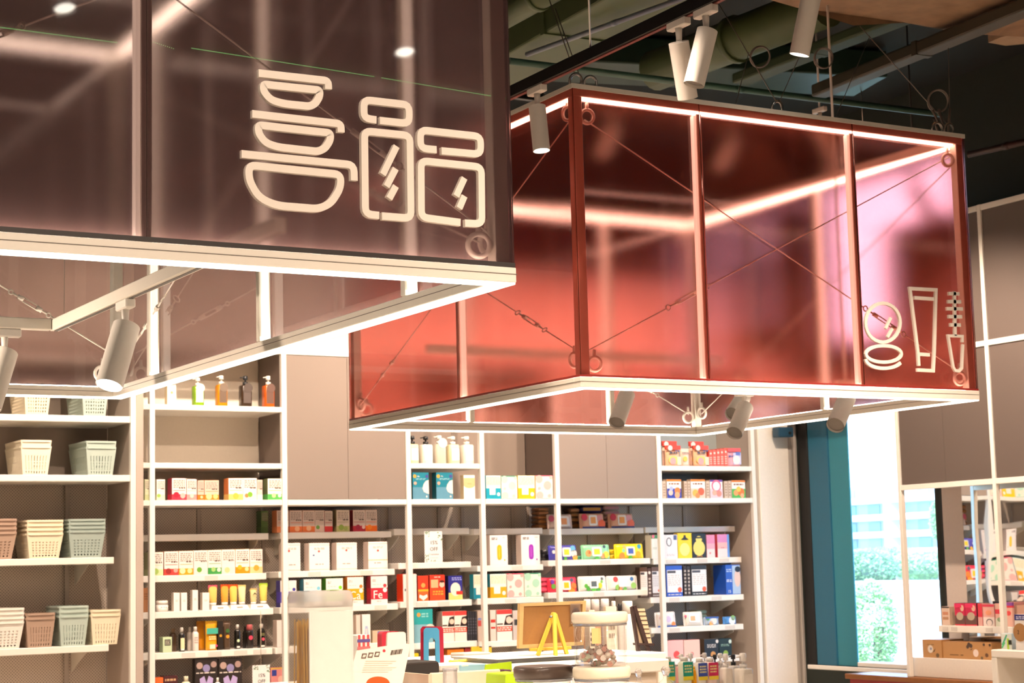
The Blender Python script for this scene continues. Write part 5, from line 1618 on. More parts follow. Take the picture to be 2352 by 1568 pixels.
wipes(S, 1341, 1402, 1250, 'mint green wipes pack with peaches', '#8fd4a6', (.32, .68, .2, .82), '#f0d93a', [(.2, .42, .11, '#f4a25e'), (.22, .48, .06, '#ee8a64'), (.85, .3, .11, '#f2cf4a'), (.72, .22, .08, '#f0a070'), (.8, .85, .05, '#4a5a6a'), (.5, .08, .07, '#4fae4a')])
wipes(S, 1417, 1479, 1248, 'yellow wipes pack with a blue square label', '#f2dc1e', (.36, .68, .2, .8), '#4a6ac8', [(.2, .2, .1, '#f08a3a'), (.3, .8, .06, '#f2c07a'), (.85, .8, .07, '#3aa0c8'), (.80, .3, .09, '#f0a82a'), (.5, .07, .07, '#5cb03a'), (.27, .55, .06, '#8fd0b0')])
flat_packs(S, 1403, 1422, (1273, 1261), ['yellow wipes pack lying flat left of the yellow pack, lower', 'yellow wipes pack lying flat left of the yellow pack, upper'], '#eac81a', '#c9a010', 'flat wipes stacks', setback=.06)
flat_packs(S, 1327, 1341, (1276,), ['mint wipes pack lying flat between the violet and mint packs'], '#5aa882', '#3f8a6a', 'flat wipes stacks', setback=.06)
carton(SH['f2'], 1496, 1512, 1229, 'white carton with a green and pink flap left of the sixth post', '#f0ede4', '#d2cdbf', .08, [('b', .86, 1, '#3f8a5a'), ('t', .2, .8, .4, .5, 2, '#b9c4b0'), ('d', .3, .95, .2, '#e8708a')], setback=.0)
S = SH['e3']
wipes(S, 1263, 1326, 1325, 'magenta wipes pack with berries behind the fifth post', '#e0324e', (.46, .76, .14, .76), '#f4c81e', [(.12, .7, .07, '#7a3aa0'), (.15, .4, .08, '#6aa83a'), (.88, .4, .1, '#f2803a'), (.82, .8, .06, '#5a5a6a'), (.8, .12, .12, '#f08a2a')], items=())
flat_packs(S, 1240, 1262, (1347, 1337, 1326), ['magenta wipes pack lying flat, lowest of three', 'magenta wipes pack lying flat, middle of three', 'magenta wipes pack lying flat, top of three'], '#c9203e', '#e0506a', 'flat wipes stacks', setback=.05)
wipes(S, 1334, 1394, 1322, 'white wipes pack with a grey square label and leaves', '#efeae0', (.34, .68, .18, .76), '#5f6a6c', [(.22, .35, .07, '#5fb03a'), (.3, .18, .08, '#4fa03a'), (.5, .1, .09, '#5cb044'), (.75, .35, .09, '#f0d23a'), (.82, .6, .05, '#8ac45a'), (.84, .8, .05, '#6a6e70'), (.68, .14, .08, '#4fa03a')])
wipes(S, 1399, 1466, 1321, 'white wipes pack with a white lid and fruit print', '#e9e6e0', (.34, .70, .22, .80), '#f2f0ec', [(.25, .75, .08, '#e0504a'), (.3, .2, .08, '#8fc45a'), (.38, .12, .07, '#f09a5a'), (.8, .75, .06, '#4a7ab0'), (.85, .3, .09, '#9ccf6a'), (.55, .08, .06, '#6ab04a')])

# ------------------------------------------------------------------ fifth bay
GE = 'steam eye mask packs'
S = SH['u5']
def redpack(x0, x1, yt, lb, dep=.05, col='#f0b890', sb=.012, blue=False):
    it = [('b', .80, 1.0, '#e84a3a'), ('d', .25, .88, .16, '#f7dcd0'), ('d', .45, .28, .34, '#f4c95e', .20), ('d', .42, .24, .22, '#f0a0a0'), ('t', .2, .8, .58, .72, 1, '#4a4a58'), ('r', .72, 1, .05, .45, '#f4d0b8'), ('t', .6, .95, .70, .78, 1, '#4a5a9a')]
    if blue:
        it = [('b', .80, 1.0, '#ec5a5a'), ('r', .4, 1, .1, .75, '#c9c4e4'), ('d', .65, .35, .28, '#f4e4e0'), ('r', .6, .95, .6, .78, '#6a7ac0'), ('t', .05, .45, .5, .62, 1, '#4a5a9a')]
    pouch(S, x0, x1, yt, lb, col, it, GE, dep, '#e8503c', setback=sb)
redpack(1523, 1555, 1013, 'tall red pouch behind the first peach pouch', .03, '#f0c0a8', .07)
redpack(1532, 1564, 1023, 'first peach and red pouch beside the sixth post')
pouch(S, 1566, 1586, 1030, 'small peach pouch between the taller pouches', '#f0c8b0', [('d', .4, .4, .25, '#f0c05a'), ('t', .1, .9, .7, .8, 1, '#4a4a58')], GE, .04)
redpack(1585, 1617, 1014, 'tall red pouch behind the second peach pouch', .03, '#f0c0a8', .07)
redpack(1596, 1628, 1023, 'second peach and red pouch, left of the red file')
for k in range(6):
    xx = 1629 + k * 8.6
    if k < 5:
        carton(S, xx, xx + 8.2, 1034 - k * 1.2, ['first', 'second', 'third', 'fourth', 'fifth'][k] + ' thin red pack in the file on the top shelf', '#e0604e', '#d84838', .09, [('t', .2, .8, .1, .6, 4, '#f0c8b8'), ('d', .5, .8, .25, '#f4d4c4')], 'filed red packs')
redpack(1672, 1702, 1029, 'pink and blue pouch at the right end of the top shelf', .03, '#f0a0a8', .005, True)
S = SH['beam5']
def steam(x0, x1, yt, lb, foot, dots, top='#f2801e', files=0, fx=0, fcol='#c9b098'):
    carton(S, x0, x1, yt, lb, '#f3eee6', fcol, .05 + files * .02, [('b', 0, .52, foot), ('b', .90, 1, top), ('t', .15, .85, .70, .84, 1, '#8a5a3a')] + [('d', u, v, r, c) for u, v, r, c in dots], GE)
for (x0, x1, lb) in ((1522, 1530, 'thin eye mask pack on edge left of the blue eye mask box'), (1572, 1579, 'thin eye mask pack on edge, left of two before the peach box'), (1580, 1586, 'thin eye mask pack on edge, right of two before the peach box'), (1622, 1630, 'thin eye mask pack on edge before the violet box'), (1664, 1672, 'thin green eye mask pack on edge, left of two'), (1673, 1680, 'thin green eye mask pack on edge, right of two')):
    carton(S, x0, x1, 1105, lb, '#cdb9a4', '#bfa890', .07, [('t', .2, .8, .1, .9, 5, '#a58e7a')], 'thin packs on edge')
steam(1532, 1565, 1101, 'eye mask box with a blue foot', '#3040a0', [(.25, .30, .16, '#e9c4b8'), (.72, .40, .2, '#f0803a'), (.7, .18, .18, '#f4a878'), (.3, .52, .13, '#a9b4d8')])
steam(1587, 1620, 1101, 'eye mask box with a peach and orange foot', '#f4c4b0', [(.3, .28, .2, '#f2b04a'), (.7, .36, .22, '#e8603a'), (.45, .14, .16, '#f28a4a')])
steam(1631, 1660, 1102, 'eye mask box with a violet top', '#e4c4cc', [(.5, .68, .38, '#e86a8a'), (.5, .66, .28, '#f6e4e4'), (.35, .3, .18, '#f0a890'), (.7, .25, .2, '#e88a7a')], '#6a3a9a')
steam(1681, 1712, 1103, 'eye mask box with a green foot near the end panel', '#4fb04a', [(.3, .3, .18, '#f0a05a'), (.68, .34, .24, '#f07a2a'), (.5, .5, .16, '#f4c44a'), (.75, .14, .14, '#f2b080')])
S = SH['f2']
GF = 'face mask cartons on the fifth bay'
carton(S, 1525, 1556, 1228, 'white mask carton with a thin grey ring print', '#e9e7ea', '#c9c4c0', .06, [('d', .38, .70, .20, '#5a6068', .19), ('d', .38, .70, .14, '#e4e2e6', .15), ('r', .72, .95, .78, .98, '#4a5a8a'), ('t', .2, .8, .1, .2, 2, '#c4c0c4')], GF)
carton(S, 1557, 1589, 1224, 'yellow mask carton with a pale bulb print', '#efd21e', '#b8a018', .05, [('d', .48, .35, .36, '#f0df84', .26), ('p', [(.2, .74), (.4, .82), (.44, .92), (.55, .92), (.6, .82), (.8, .74), (.6, .72), (.4, .72)], '#2a2620')], GF)
carton(S, 1590, 1622, 1225, 'black mask carton with a yellow bulb print', '#1d1b1c', '#131213', .05, [('d', .48, .40, .42, '#ecd870', .32), ('d', .48, .76, .22, '#ecd870', .14), ('r', .28, .68, .80, .86, '#1d1b1c'), ('t', .3, .7, .04, .08, 1, '#d98a2a')], GF)
carton(S, 1623, 1642, 1228, 'narrow pink carton fading to white', '#f0dad8', '#c93a4a', .05, [('b', .62, 1, '#d98ab0'), ('b', .38, .62, '#eaa8b8'), ('d', .4, .2, .1, '#e08a90')], GF)
carton(S, 1648, 1675, 1227, 'pink carton with a sky blue edge', '#f2dede', '#d84a5a', .05, [('b', .65, 1, '#d58ac0'), ('b', .38, .65, '#f0b4b4'), ('r', .82, 1, 0, 1, '#6a9ae0'), ('t', .3, .6, .4, .44, 1, '#8a4a5a')], GF)
S = SH['f3']
def dotbox(x0, x1, yt, lb, edge, side):
    carton(S, x0, x1, yt, lb, edge, side, .06, [('r', .06, .98, .14, .86, '#efecea'), ('t', .12, .9, .35, .72, 6, '#cfcac8'), ('r', .08, .6, .76, .84, '#4a4a50'), ('d', .82, .22, .13, '#e0603a'), ('t', .1, .9, .04, .09, 1, '#d9d4d0')], 'sheet mask boxes with lettered fronts')
dotbox(1470, 1487, 1303, 'brown lettered mask box left of the sixth post', '#5a4030', '#3a2a20')
for k, (xx, lb) in enumerate(((1488, 'thin brown pack with pale dots on edge'), )):
    carton(S, xx, xx + 8, 1305, lb, '#4f3526', '#3a281d', .08, [('d', .5, .85, .35, '#e9ddd0'), ('t', .2, .8, .1, .7, 5, '#d0bfae')])
dotbox(1497, 1516, 1302, 'white and brown lettered mask box beside the sixth post', '#6a5044', '#4a382e')
dotbox(1530, 1567, 1299, 'blue edged lettered mask box', '#2f5ac0', '#20408a')
for k in range(2):
    carton(S, 1570 + k * 8.3, 1577.6 + k * 8.3, 1300, ['left', 'right'][k] + ' thin dark pack with pale script between the mask boxes', '#33241d', '#241a15', .08, [('t', .25, .75, .05, .9, 7, '#cfc0b2')], 'thin packs on edge')
dotbox(1587, 1623, 1298, 'black edged lettered mask box', '#2a2422', '#1c1817')
fr, w, h = frame_of(S, 1667, 1700, 1297, .01)
carton(S, 1667, 1700, 1297, 'big blue carton with a face print turned to the aisle', '#2c5ec4', '#1f55c0', .16, [('r', .45, 1, .02, .98, '#a9c4e4'), ('d', .80, .55, .22, '#e3c9c0', .30), ('d', .84, .85, .20, '#20283a', .10), ('w', '15', .22, .06, .14, '#e6eefa'), ('t', .05, .4, .42, .52, 2, '#dfe9f8'), ('t', .05, .4, .75, .88, 2, '#b9cff0')], None)
S = SH['f4']
wipes(S, 1511, 1554, 1404, 'small white wipes pack with a soft pink print behind the sixth post', '#e9e2de', None, None, [(.25, .6, .12, '#e08aa0'), (.6, .5, .14, '#d8c4e0'), (.85, .2, .1, '#f08a3a')], items=[('b', 0, .10, '#3a5aa0')])
wipes(S, 1576, 1616, 1404, 'small white wipes pack with a peach lid', '#ece6dc', (.18, .62, .25, .80), '#f0b07a', [(.02, .7, .06, '#d8506a')])
flat_packs(S, 1597, 1625, (1421, 1410, 1400), ['flat green pack behind the peach lid wipes, lowest', 'flat green pack behind the peach lid wipes, middle', 'flat green pack behind the peach lid wipes, top'], '#9aa084', '#7a8a6a', 'flat wipes stacks', setback=.09)
wipes(S, 1622, 1653, 1416, 'small blue and orange wipes pack', '#a9bcd0', None, None, [(.6, .5, .22, '#e9e4d4'), (.4, .2, .15, '#e8a040'), (.2, .8, .12, '#5a9a5a')], items=[('b', .8, 1, '#3a5aa8')])
wipes(S, 1667, 1693, 1415, 'small sky blue wipes pack at the shelf end', '#4a8ad0', None, None, [(.6, .45, .28, '#dfeaf4'), (.7, .8, .18, '#8ac46a')])
S = SH['f5']
carton(S, 1534, 1570, 1470, 'pale pink carton with a coral flower print', '#edbcb4', '#b06a68', .08, [('d', .55, .22, .2, '#e0504a'), ('d', .7, .10, .15, '#e0605a')], 'pink cartons on the lowest shelf')
carton(S, 1571, 1608, 1469, 'pale peach carton right of the coral flower carton', '#f0c6b4', '#b06a68', .08, [('d', .5, .22, .10, '#d88a7a')], 'pink cartons on the lowest shelf')
carton(S, 1618, 1651, 1467, 'black carton with an almond print', '#1e1c1a', '#5a4a3a', .07, [('d', .6, .12, .18, '#c9904a'), ('t', .2, .8, .5, .72, 3, '#cfc8c0'), ('d', .9, .85, .1, '#d9d4cc')], 'black nut mask cartons')
carton(S, 1652, 1681, 1466, 'black carton with an avocado print', '#16241c', '#0f1a14', .07, [('d', .5, .14, .2, '#8aa83a'), ('t', .15, .8, .55, .7, 2, '#8aa894'), ('d', .88, .82, .12, '#cfe0d0')], 'black nut mask cartons')

# ------------------------------------------------------------------ mirror wall on the right
XR = 8.45
TAUPE = M('#5f534d', 0.6, grain=0.04, scale=200)
PY = [9.376, 8.490, 7.60, 6.70]
BZ = [1.957, 2.847, 3.734]
rk = thing('mirror_rack', 'white framed rack with taupe panels and a mirror on the right wall', 'shelving', (XR, 8.5, 0))
for y in PY:
    MB().box(XR, XR + 0.035, y - .016, y + .016, 0.6905, BZ[2] + .02, .002).build('post', WHITE, rk)
for z in BZ:
    for a, b in zip(PY[:-1], PY[1:]):
        MB().box(XR, XR + 0.035, b + .017, a - .017, z - .018, z + .018, .002).build('cross_beam', WHITE, rk)
for (za, zb) in zip(BZ[:-1], BZ[1:]):
    for a, b in zip(PY[:-1], PY[1:]):
        m = (a + b) / 2
        for c, d in ((b + .019, m - .001), (m + .001, a - .019)):
            MB().box(XR + .010, XR + .026, c, d, za + .020, zb - .020, .001).build('taupe_panel', TAUPE, rk)
MB().box(XR + .036, 8.86, PY[-1], PY[0], BZ[0] + .02, BZ[0] + .035).build('soffit_board', M('#b5a596', .6), rk)
ym = at(2215, 1250, 0, 8.80).y
MB().box(8.80, 8.862, 9.345, 9.364, 0.70, BZ[0] + .02, .002).build('black_edge', BLACK, rk)
MB().box(8.80, 8.862, ym + .002, 9.343, 0.70, BZ[0] + .02, .002).build('side_panel', M('#c9b9ac', .6), rk)
# mirror, slightly wavy
mm = bpy.data.materials.new('mirror_film')
mm.use_nodes = True
nt = mm.node_tree
bs = nt.nodes['Principled BSDF']
bs.inputs['Base Color'].default_value = (0.88, 0.88, 0.86, 1)
bs.inputs['Metallic'].default_value = 1.0
bs.inputs['Roughness'].default_value = 0.02
tc = nt.nodes.new('ShaderNodeTexCoord')
nz = nt.nodes.new('ShaderNodeTexNoise')
nz.inputs['Scale'].default_value = 3.0
nz.inputs['Detail'].default_value = 0.0
bp = nt.nodes.new('ShaderNodeBump')
bp.inputs['Strength'].default_value = 0.12
bp.inputs['Distance'].default_value = 0.02
nt.links.new(tc.outputs['Object'], nz.inputs['Vector'])
nt.links.new(nz.outputs['Fac'], bp.inputs['Height'])
nt.links.new(bp.outputs['Normal'], bs.inputs['Normal'])
MB().box(8.80, 8.808, PY[-1], ym, 0.70, BZ[0] + .018).build('mirror', mm, rk)
# shelf of the rack
SR = (8.57, at(2225, 1437, 0, 8.57).z, 0)
ya = at(2155, 1440, 0, 8.57).y
o = MB().box(8.57, 8.79, PY[-1], ya, SR[1] - .045, SR[1], .003).build('shelf_board', WHITE, rk)
for px in (2172, 2192, 2272):
    y = at(px, 1445, 0, 8.57).y
    MB().box(8.5688, 8.571, y - .03, y + .03, SR[1] - .036, SR[1] - .010).build('price_label', M('#d8d0c6', .5), o)
# counter under the window and riser box
zc = 0.69
ct = thing('window_counter', 'brown topped counter under the window and the mirror', 'counter', (8.5, 9, 0))
y0 = at(1940, 1550, 0, 8.42).y
MB().box(8.42, 8.69, 6.7, y0, zc - .035, zc, .004).build('worktop', M('#8a5628', .45, grain=.15, scale=14), ct)
MB().box(8.45, 8.69, 6.7, y0 - .02, 0, zc - .036).build('cabinet_body', M('#a33a34', .5), ct)
zr_ = at(2150, 1511, 0, 8.50).z
yr = at(2093, 1530, 0, 8.50).y
rb = MB().box(8.50, 8.795, 6.75, yr, zc + .001, zr_, .003).build('display_riser', M('#e9dfd2', .5))
tag(rb, 'long white plinth carrying the cardboard boxes below the mirror', 'plinth')
SB = (8.52, zr_, 0)
KR = '#b98a58'
def kraft(x0, x1, yt, lb, dep, it, sb=0.0):
    carton(SB, x0, x1, yt, lb, KR, '#a87a48', dep, it, 'cardboard boxes on the white plinth', 'cardboard_box', 'box', sb)
kraft(2119, 2163, 1469, 'square cardboard box with a white flower print on the plinth', .20, [('d', .42, .48, .14, '#e4d8c8'), ('d', .45, .5, .05, '#8a8aa0'), ('p', [(.52, .30), (.68, .52), (.62, .34)], '#5a4630'), ('t', .25, .6, .70, .76, 1, '#8a6a44'), ('d', .78, .14, .08, '#6a5438')])
kraft(2166, 2278, 1475, 'long cardboard box with grape print and a white disc on the plinth', .16, [('d', .68, .38, .055, '#f0dcd0'), ('d', .55, .86, .035, '#4a3a30'), ('d', .59, .80, .03, '#4a3a30'), ('d', .52, .74, .028, '#4a3a30'), ('t', .15, .42, .18, .28, 1, '#7a5a34'), ('d', .85, .9, .02, '#4a3a30'), ('d', .97, .88, .02, '#4a3a30'), ('d', .80, .10, .022, '#6a5a44'), ('d', .9, .28, .03, '#6a4a34'), ('p', [(.56, .55), (.62, .66), (.60, .56)], '#5a4630')], .01)
# goods on the rack shelf
GR = 'pink packs on the mirror shelf'
carton(SR, 2163, 2181, 1393, 'beige striped carton at the left end of the mirror shelf', '#e0c4b0', '#c9a890', .06, [('r', .15, .85, .55, .72, '#c98a6a'), ('r', .15, .85, .30, .45, '#b98a6a'), ('r', 0, 1, .93, 1, '#3a3634')], GR)
for k, (x0, x1) in enumerate(((2193, 2216), (2217, 2243))):
    carton(SR, x0, x1, 1385, 'crimson and black carton on the mirror shelf, ' + ['left of two', 'right of two'][k], '#c9224e', '#2c1c1e', .09, [('b', .0, .45, '#6a4a44'), ('d', .5, .42, .34, '#b9a890', .18), ('d', .75, .78, .17, '#e0b49c', .14), ('b', 0, .06, '#d83a4a'), ('r', 0, .7, .80, .98, '#e02f62')], GR)
carton(SR, 2246, 2256, 1386, 'thin red carton between the dark and pink cartons', '#d8364a', '#c98a84', .08, [('b', 0, .4, '#e0a8a0')], GR)
carton(SR, 2258, 2284, 1388, 'pale pink carton with a white arch print', '#e9b0a4', '#d0908a', .08, [('b', 0, .42, '#f2e0d8'), ('d', .55, .18, .3, '#4a4444', .16), ('d', .55, .16, .24, '#f2e0d8', .14), ('d', .5, .62, .26, '#f0a07a', .12), ('b', .9, 1, '#d83a58')], GR)
carton(SR, 2286, 2306, 1386, 'pink and green carton behind the rack post on the mirror shelf', '#e8b9a8', '#c98a84', .08, [('b', .55, .75, '#d8384a'), ('b', 0, .35, '#dfe0cc'), ('d', .5, .3, .3, '#8aa07a', .1)], GR)
carton(SR, 2308, 2330, 1383, 'pink carton with a purple top right of the rack post', '#e0b0a0', '#c98a84', .08, [('b', .86, 1, '#8a4a9a'), ('b', .78, .86, '#d8384a'), ('d', .4, .55, .25, '#d84a4a', .1)], GR)
carton(SR, 2332, 2356, 1390, 'tan printed carton at the right edge on the mirror shelf', '#b98f7c', '#9a705c', .08, [('d', .5, .5, .3, '#d84a4a', .12), ('t', .1, .9, .1, .3, 2, '#e0cfc0')], GR)

# small white stand at the lower right corner
XS = 7.70
zs = at(2300, 1492, 0, XS).z
y1 = at(2275, 1495, 0, XS).y
st = thing('display_stand', 'white open display stand at the lower right corner', 'stand', (XS, y1 - .4, 0))
MB().box(XS, XS + .45, y1 - .9, y1, zs - .045, zs, .006).build('top_board', WHITE, st)
MB().box(XS, XS + .45, y1 - .045, y1, 0, zs - .046, .004).build('side_board', WHITE, st)
MB().box(XS, XS + .45, y1 - .9, y1 - .855, 0, zs - .046, .004).build('side_board', WHITE, st)
MB().box(XS + .40, XS + .43, y1 - .854, y1 - .046, 0, zs - .047).build('back_board', M('#d8c8b6', .6), st)
SS = (XS, zs, 0)
carton(SS, 2300, 2324, 1455, 'white pack with green stripes leaning on the corner stand', '#e6ece4', '#b9ccd8', .05, [('r', .55, .75, 0, .7, '#a6cc3a'), ('p', [(.05, .3), (.5, .95), (.62, .9), (.15, .2)], '#3fae84'), ('p', [(.0, .1), (.3, .5), (.4, .4), (.1, .05)], '#58c07a'), ('r', .7, 1, .3, .6, '#20241c')], None, setback=.06)
carton(SS, 2331, 2368, 1411, 'hanging pack with a navy header and a brown disc at the right edge', '#e6e0da', '#cfc6bc', .04, [('b', .84, 1, '#2f2f78'), ('t', .1, .9, .86, .96, 2, '#c9c9e4'), ('d', .3, .50, .42, '#a87a4a'), ('w', '2', .2, .45, .16, '#3a2a1c'), ('b', 0, .2, '#efeae4')], None, setback=.02)

# ------------------------------------------------------------------ foreground counters
ZC = 1.185
def counter(label, x0, x1, y0, y1, z):
    t = thing('display_counter', label, 'counter', ((x0 + x1) / 2, (y0 + y1) / 2, 0), 'foreground counters')
    MB().box(x0, x1, y0, y1, z - .04, z, .004).build('worktop', WHITE, t)
    MB().box(x0 + .03, x1 - .03, y0 + .03, y1 - .03, 0, z - .041, .004).build('cabinet_body', M('#d8cbbb', .6), t)
    return t
counter('white counter nearest to the viewer, carrying the pasta container', 1.0, 2.70, 2.5, 4.90, ZC)
counter('white counter carrying the cork board and the bookends', 2.66, 3.42, 4.93, 5.85, ZC)


def fg(x0, x1, yt, Y, z=ZC, lean=0.0):
    yr = yt + 30
    a, b = at(x0, yr, 1, Y), at(x1, yr, 1, Y)
    return Fr((a.x, Y, z + .0005), 1, lean), b.x - a.x, at((x0 + x1) / 2, yt, 1, Y).z - z


# tall container of spaghetti
fr, w, h = fg(708, 818, 1357, 2.90)
dp = .105
t = thing('pasta_container', 'tall frosted plastic container holding spaghetti', 'container', fr((w / 2, dp / 2, 0)))
fr.O = fr.O
FROST = ACRYLIC((0.99, 0.985, 0.975), (0.97, 0.95, 0.92), 0.05, 0.97, 0.20, 0.7)
r = w / 2
MB(fr).lathe([(r * .97, 0), (r, .01), (r, h - .030), (r * .995, h - .028)], (r, dp / 2, 0), 40, 7.0, 1.0, dp / w).build('body', FROST, t)
MB(fr).lathe([(r * 1.015, h - .028), (r * 1.02, h - .012), (r * .97, h - .002), (r * .9, h)], (r, dp / 2, 0), 40, 6.0, 1.0, dp / w).build('lid', ACRYLIC((0.98, 0.97, 0.95), (0.97, 0.95, 0.92), 0.1, 0.9, 0.6, 0.6), t)
MB(fr).box(w * .04, w * .96, .005, .008, .02, h - .034, .001).build('milky_sheet', M('#faf8f2', .6), t)  # white sheet added to make the clear front look milky
rr = random.Random(3)
mb = MB(fr)
for k in range(240):
    u, d = rr.uniform(.10, .90) * w, rr.uniform(.20, .90) * dp
    hh = h * rr.uniform(.78, .83)
    mb.cyl((u, d, .006), (min(max(u + rr.uniform(-.004, .004), .06 * w), .94 * w), d, hh), .0011, n=5)
mb.build('spaghetti', M('#f0bb45', .4), t, kind='stuff')

# white hang card with an egg print
Y = 3.60
pts = [(819, 1494), (889, 1483), (890, 1456), (893, 1452), (928, 1450.5), (932, 1454), (933, 1478), (943, 1479), (910, 1640), (780, 1640)]
fr = Fr((0, Y, 0))
uv = [(at(a, b, 1, Y).x, at(a, b, 1, Y).z) for a, b in pts]
zb = min(v for u, v in uv)
t = thing('hang_card', 'white product card with icons, a barcode and an orange egg print', 'card', (uv[0][0], Y, zb))
MB(fr).prism(uv, 0, .006).build('card', M('#f3ece0', .5), t)
def on(px, py):
    p = at(px, py, 1, Y); return (p.x, p.z)
def quad(px0, px1, py0, py1, sl=-.13):
    return [on(px0 + (960 - py1) * 0, py1 + sl * 0), on(px1, py1), on(px1 + 3, py0), on(px0 + 3, py0)]
for k, x in enumerate((829, 844, 859)):
    yy = 1504 - k * 2
    MB(fr).prism(quad(x, x + 11, yy - 4, yy + 8), -.0008, 0).build('care_icon', M('#6a5a50', .5), t)
    MB(fr).prism(quad(x + 2.5, x + 8.5, yy - 1, yy + 5), -.0014, 0).build('care_icon', M('#e9e0d2', .5), t)
for k in range(9):
    x = 896 + k * 3
    MB(fr).prism(quad(x, x + (1.7 if k % 3 else 2.4), 1493 - k * .4, 1504 - k * .4), -.0008, 0).build('barcode_bar', M('#5a5048', .5), t)
MB(fr).prism([on(882 + 3.4 * math.cos(a * .628), 1494 + 3.6 * math.sin(a * .628)) for a in range(10)], -.0008, 0).build('red_dot', M('#c93a44', .5), t)
MB(fr).prism([on(868 + 27 * math.cos(a * .2618), 1569 + 16 * math.sin(a * .2618)) for a in range(24)], -.0012, 0).build('egg_print', M('#c4561a', .4), t)
mb = MB(fr)
for k in range(6):
    mb.prism(quad(838 - k * 1.5, 838 + 70 - (k % 3) * 9, 1517 + k * 5, 1518.4 + k * 5), -.0008, 0)
mb.build('lettering', M('#c9bfb0', .5), t, kind='stuff')
MB().box(uv[0][0] - .02, uv[0][0] + .14, Y + .02, Y + .05, ZC + .0005, zb + .02, .003).build('card_support', WHITE, t)
MB().box(uv[0][0] - .01, uv[0][0] + .10, Y + .0065, Y + .05, zb + .0, zb + .02, .003).build('card_support', WHITE, t)

def board(name, label, cat, poly, Y, th, mat, z0=ZC, group=None, parent=None):
    uv = [(at(a, b, 1, Y).x, at(a, b, 1, Y).z) for a, b in poly]
    uv = [(u, max(v, z0 + .0005)) for u, v in uv]
    t = thing(name, label, cat, (uv[0][0], Y, z0), group)
    MB(Fr((0, Y, 0))).prism(uv, 0, th).build('board', mat, t)
    return t

for k in range(3):
    x = 870 + k * 3.5
    board('chopping_board', ['rearmost', 'middle', 'front'][k] + ' of the three red rounded boards behind the white card', 'board', rounded([(x, 1575), (x, 1455), (x + 5, 1450), (x + 38, 1449), (x + 42, 1454), (x + 42, 1575)], 3), 4.30 - k * .02, .008, M('#b8263c', .45), group='red rounded boards')
fr, w, h = fg(821, 850, 1458, 4.15)
t = thing('gift_box', 'plaid red and blue gift box behind the white card', 'box', fr((w / 2, .03, 0)))
MB(fr).box(0, w, 0, .06, 0, h, .002).build('body', M('#e8e0da', .5), t)
for f in (.15, .5, .85):
    MB(fr).box((f - .09) * w, (f + .09) * w, -.0008, 0, 0, h).build('plaid_stripe', M('#c9484a', .5), t)
for k in range(5):
    MB(fr).box(0, w, -.0014, 0, h * (.88 - k * .12), h * (.93 - k * .12)).build('plaid_stripe', M('#5a4a8a' if k % 2 == 0 else '#d0686a', .5), t)

# bookends
def ushape(x0, x1, yt, hx0, hx1, hy, yb):
    return [(x0, yb), (x0, yt + 6), (x0 + 5, yt), (x1 - 5, yt), (x1, yt + 6), (x1 + 2, yb), (hx1 + 1, yb), (hx1, hy + 7), (hx1 - 3, hy + 2), ((hx0 + hx1) / 2, hy), (hx0 + 3, hy + 2), (hx0, hy + 7), (hx0, yb)]
board('bookend', 'red arched bookend behind the blue one', 'bookend', ushape(967, 1018, 1438, 984, 1002, 1464, 1525), 5.24, .004, M('#b0203a', .4), group='arched bookends')
board('bookend', 'sky blue arched bookend in front of the red one', 'bookend', ushape(974, 1009, 1441, 985, 1000, 1464, 1525), 5.22, .004, M('#4a9ac4', .4), group='arched bookends')

def simple(name, label, cat, x0, x1, yt, Y, dep, col, z=ZC, parts=(), group=None, c=.003, rough=.5):
    fr, w, h = fg(x0, x1, yt, Y, z)
    t = thing(name, label, cat, fr((w / 2, dep / 2, 0)), group)
    MB(fr).box(0, w, 0, dep, 0, h, c).build('body', M(col, rough) if isinstance(col, str) else col, t)
    for nm, (a, b, d0, d1, e, f), pc in parts:
        MB(fr).box(a * w, b * w, d0, d1, e * h, f * h, .0008).build(nm, M(pc, rough) if isinstance(pc, str) else pc, t)
    return t, fr, w, h

# black case on a clear box
t, fr, w, h = simple('clear_box', 'clear plastic storage box under the black case', 'box', 926, 1010, 1557, 4.45, .15, PLASTIC((.92, .93, .95), .08, .5, .12), parts=[('lid', (-.01, 1.01, -.004, .155, .9, 1.02), PLASTIC((.95, .95, .97), .1, .4, .25))])
zz = ZC + h * 1.025
fr, w, h = fg(932, 1010, 1519, 4.46, zz)
t = thing('zip_case', 'black rounded zip case lying on the clear box', 'case', fr((w / 2, .06, 0)))
MB(fr).prism(rounded([(0, 0), (w, 0), (w, h), (0, h)], .014, True, 4), 0, .12).build('body', M('#231d1a', .6), t, bevel=.004)
MB(fr).prism(rounded([(0.003, h * .86), (w - .003, h * .86), (w - .008, h * .90), (.008, h * .90)], .001, True, 2), -.001, .0).build('zip', M('#3c302a', .5), t)
# beige drawer tray with a chrome tube in front
simple('drawer_tray', 'beige open drawer tray in the foreground', 'tray', 990, 1151, 1541, 4.20, .012, '#d9cbb6', parts=[('side_rail', (-.035, .0, 0, .2, .1, .93), '#cbbba4')])
fr, w, h = fg(1027, 1057, 1537, 3.6)
t = thing('glass_tumbler', 'shiny clear tumbler in front of the beige tray', 'tumbler', fr((w / 2, w / 2, 0)))
r = w / 2
MB(fr).lathe([(r * .9, 0), (r, .004), (r, h), (r * .93, h), (r * .9, .008)], (r, r, 0), 28).build('body', PLASTIC((.97, .97, .98), .02, .8, .06), t)
MB(fr).torus((r, r, h), (0, 0, 1), r * .96, .0018, 28, 6).build('rim', PLASTIC((.97, .97, 1), .02, .3, .3), t)
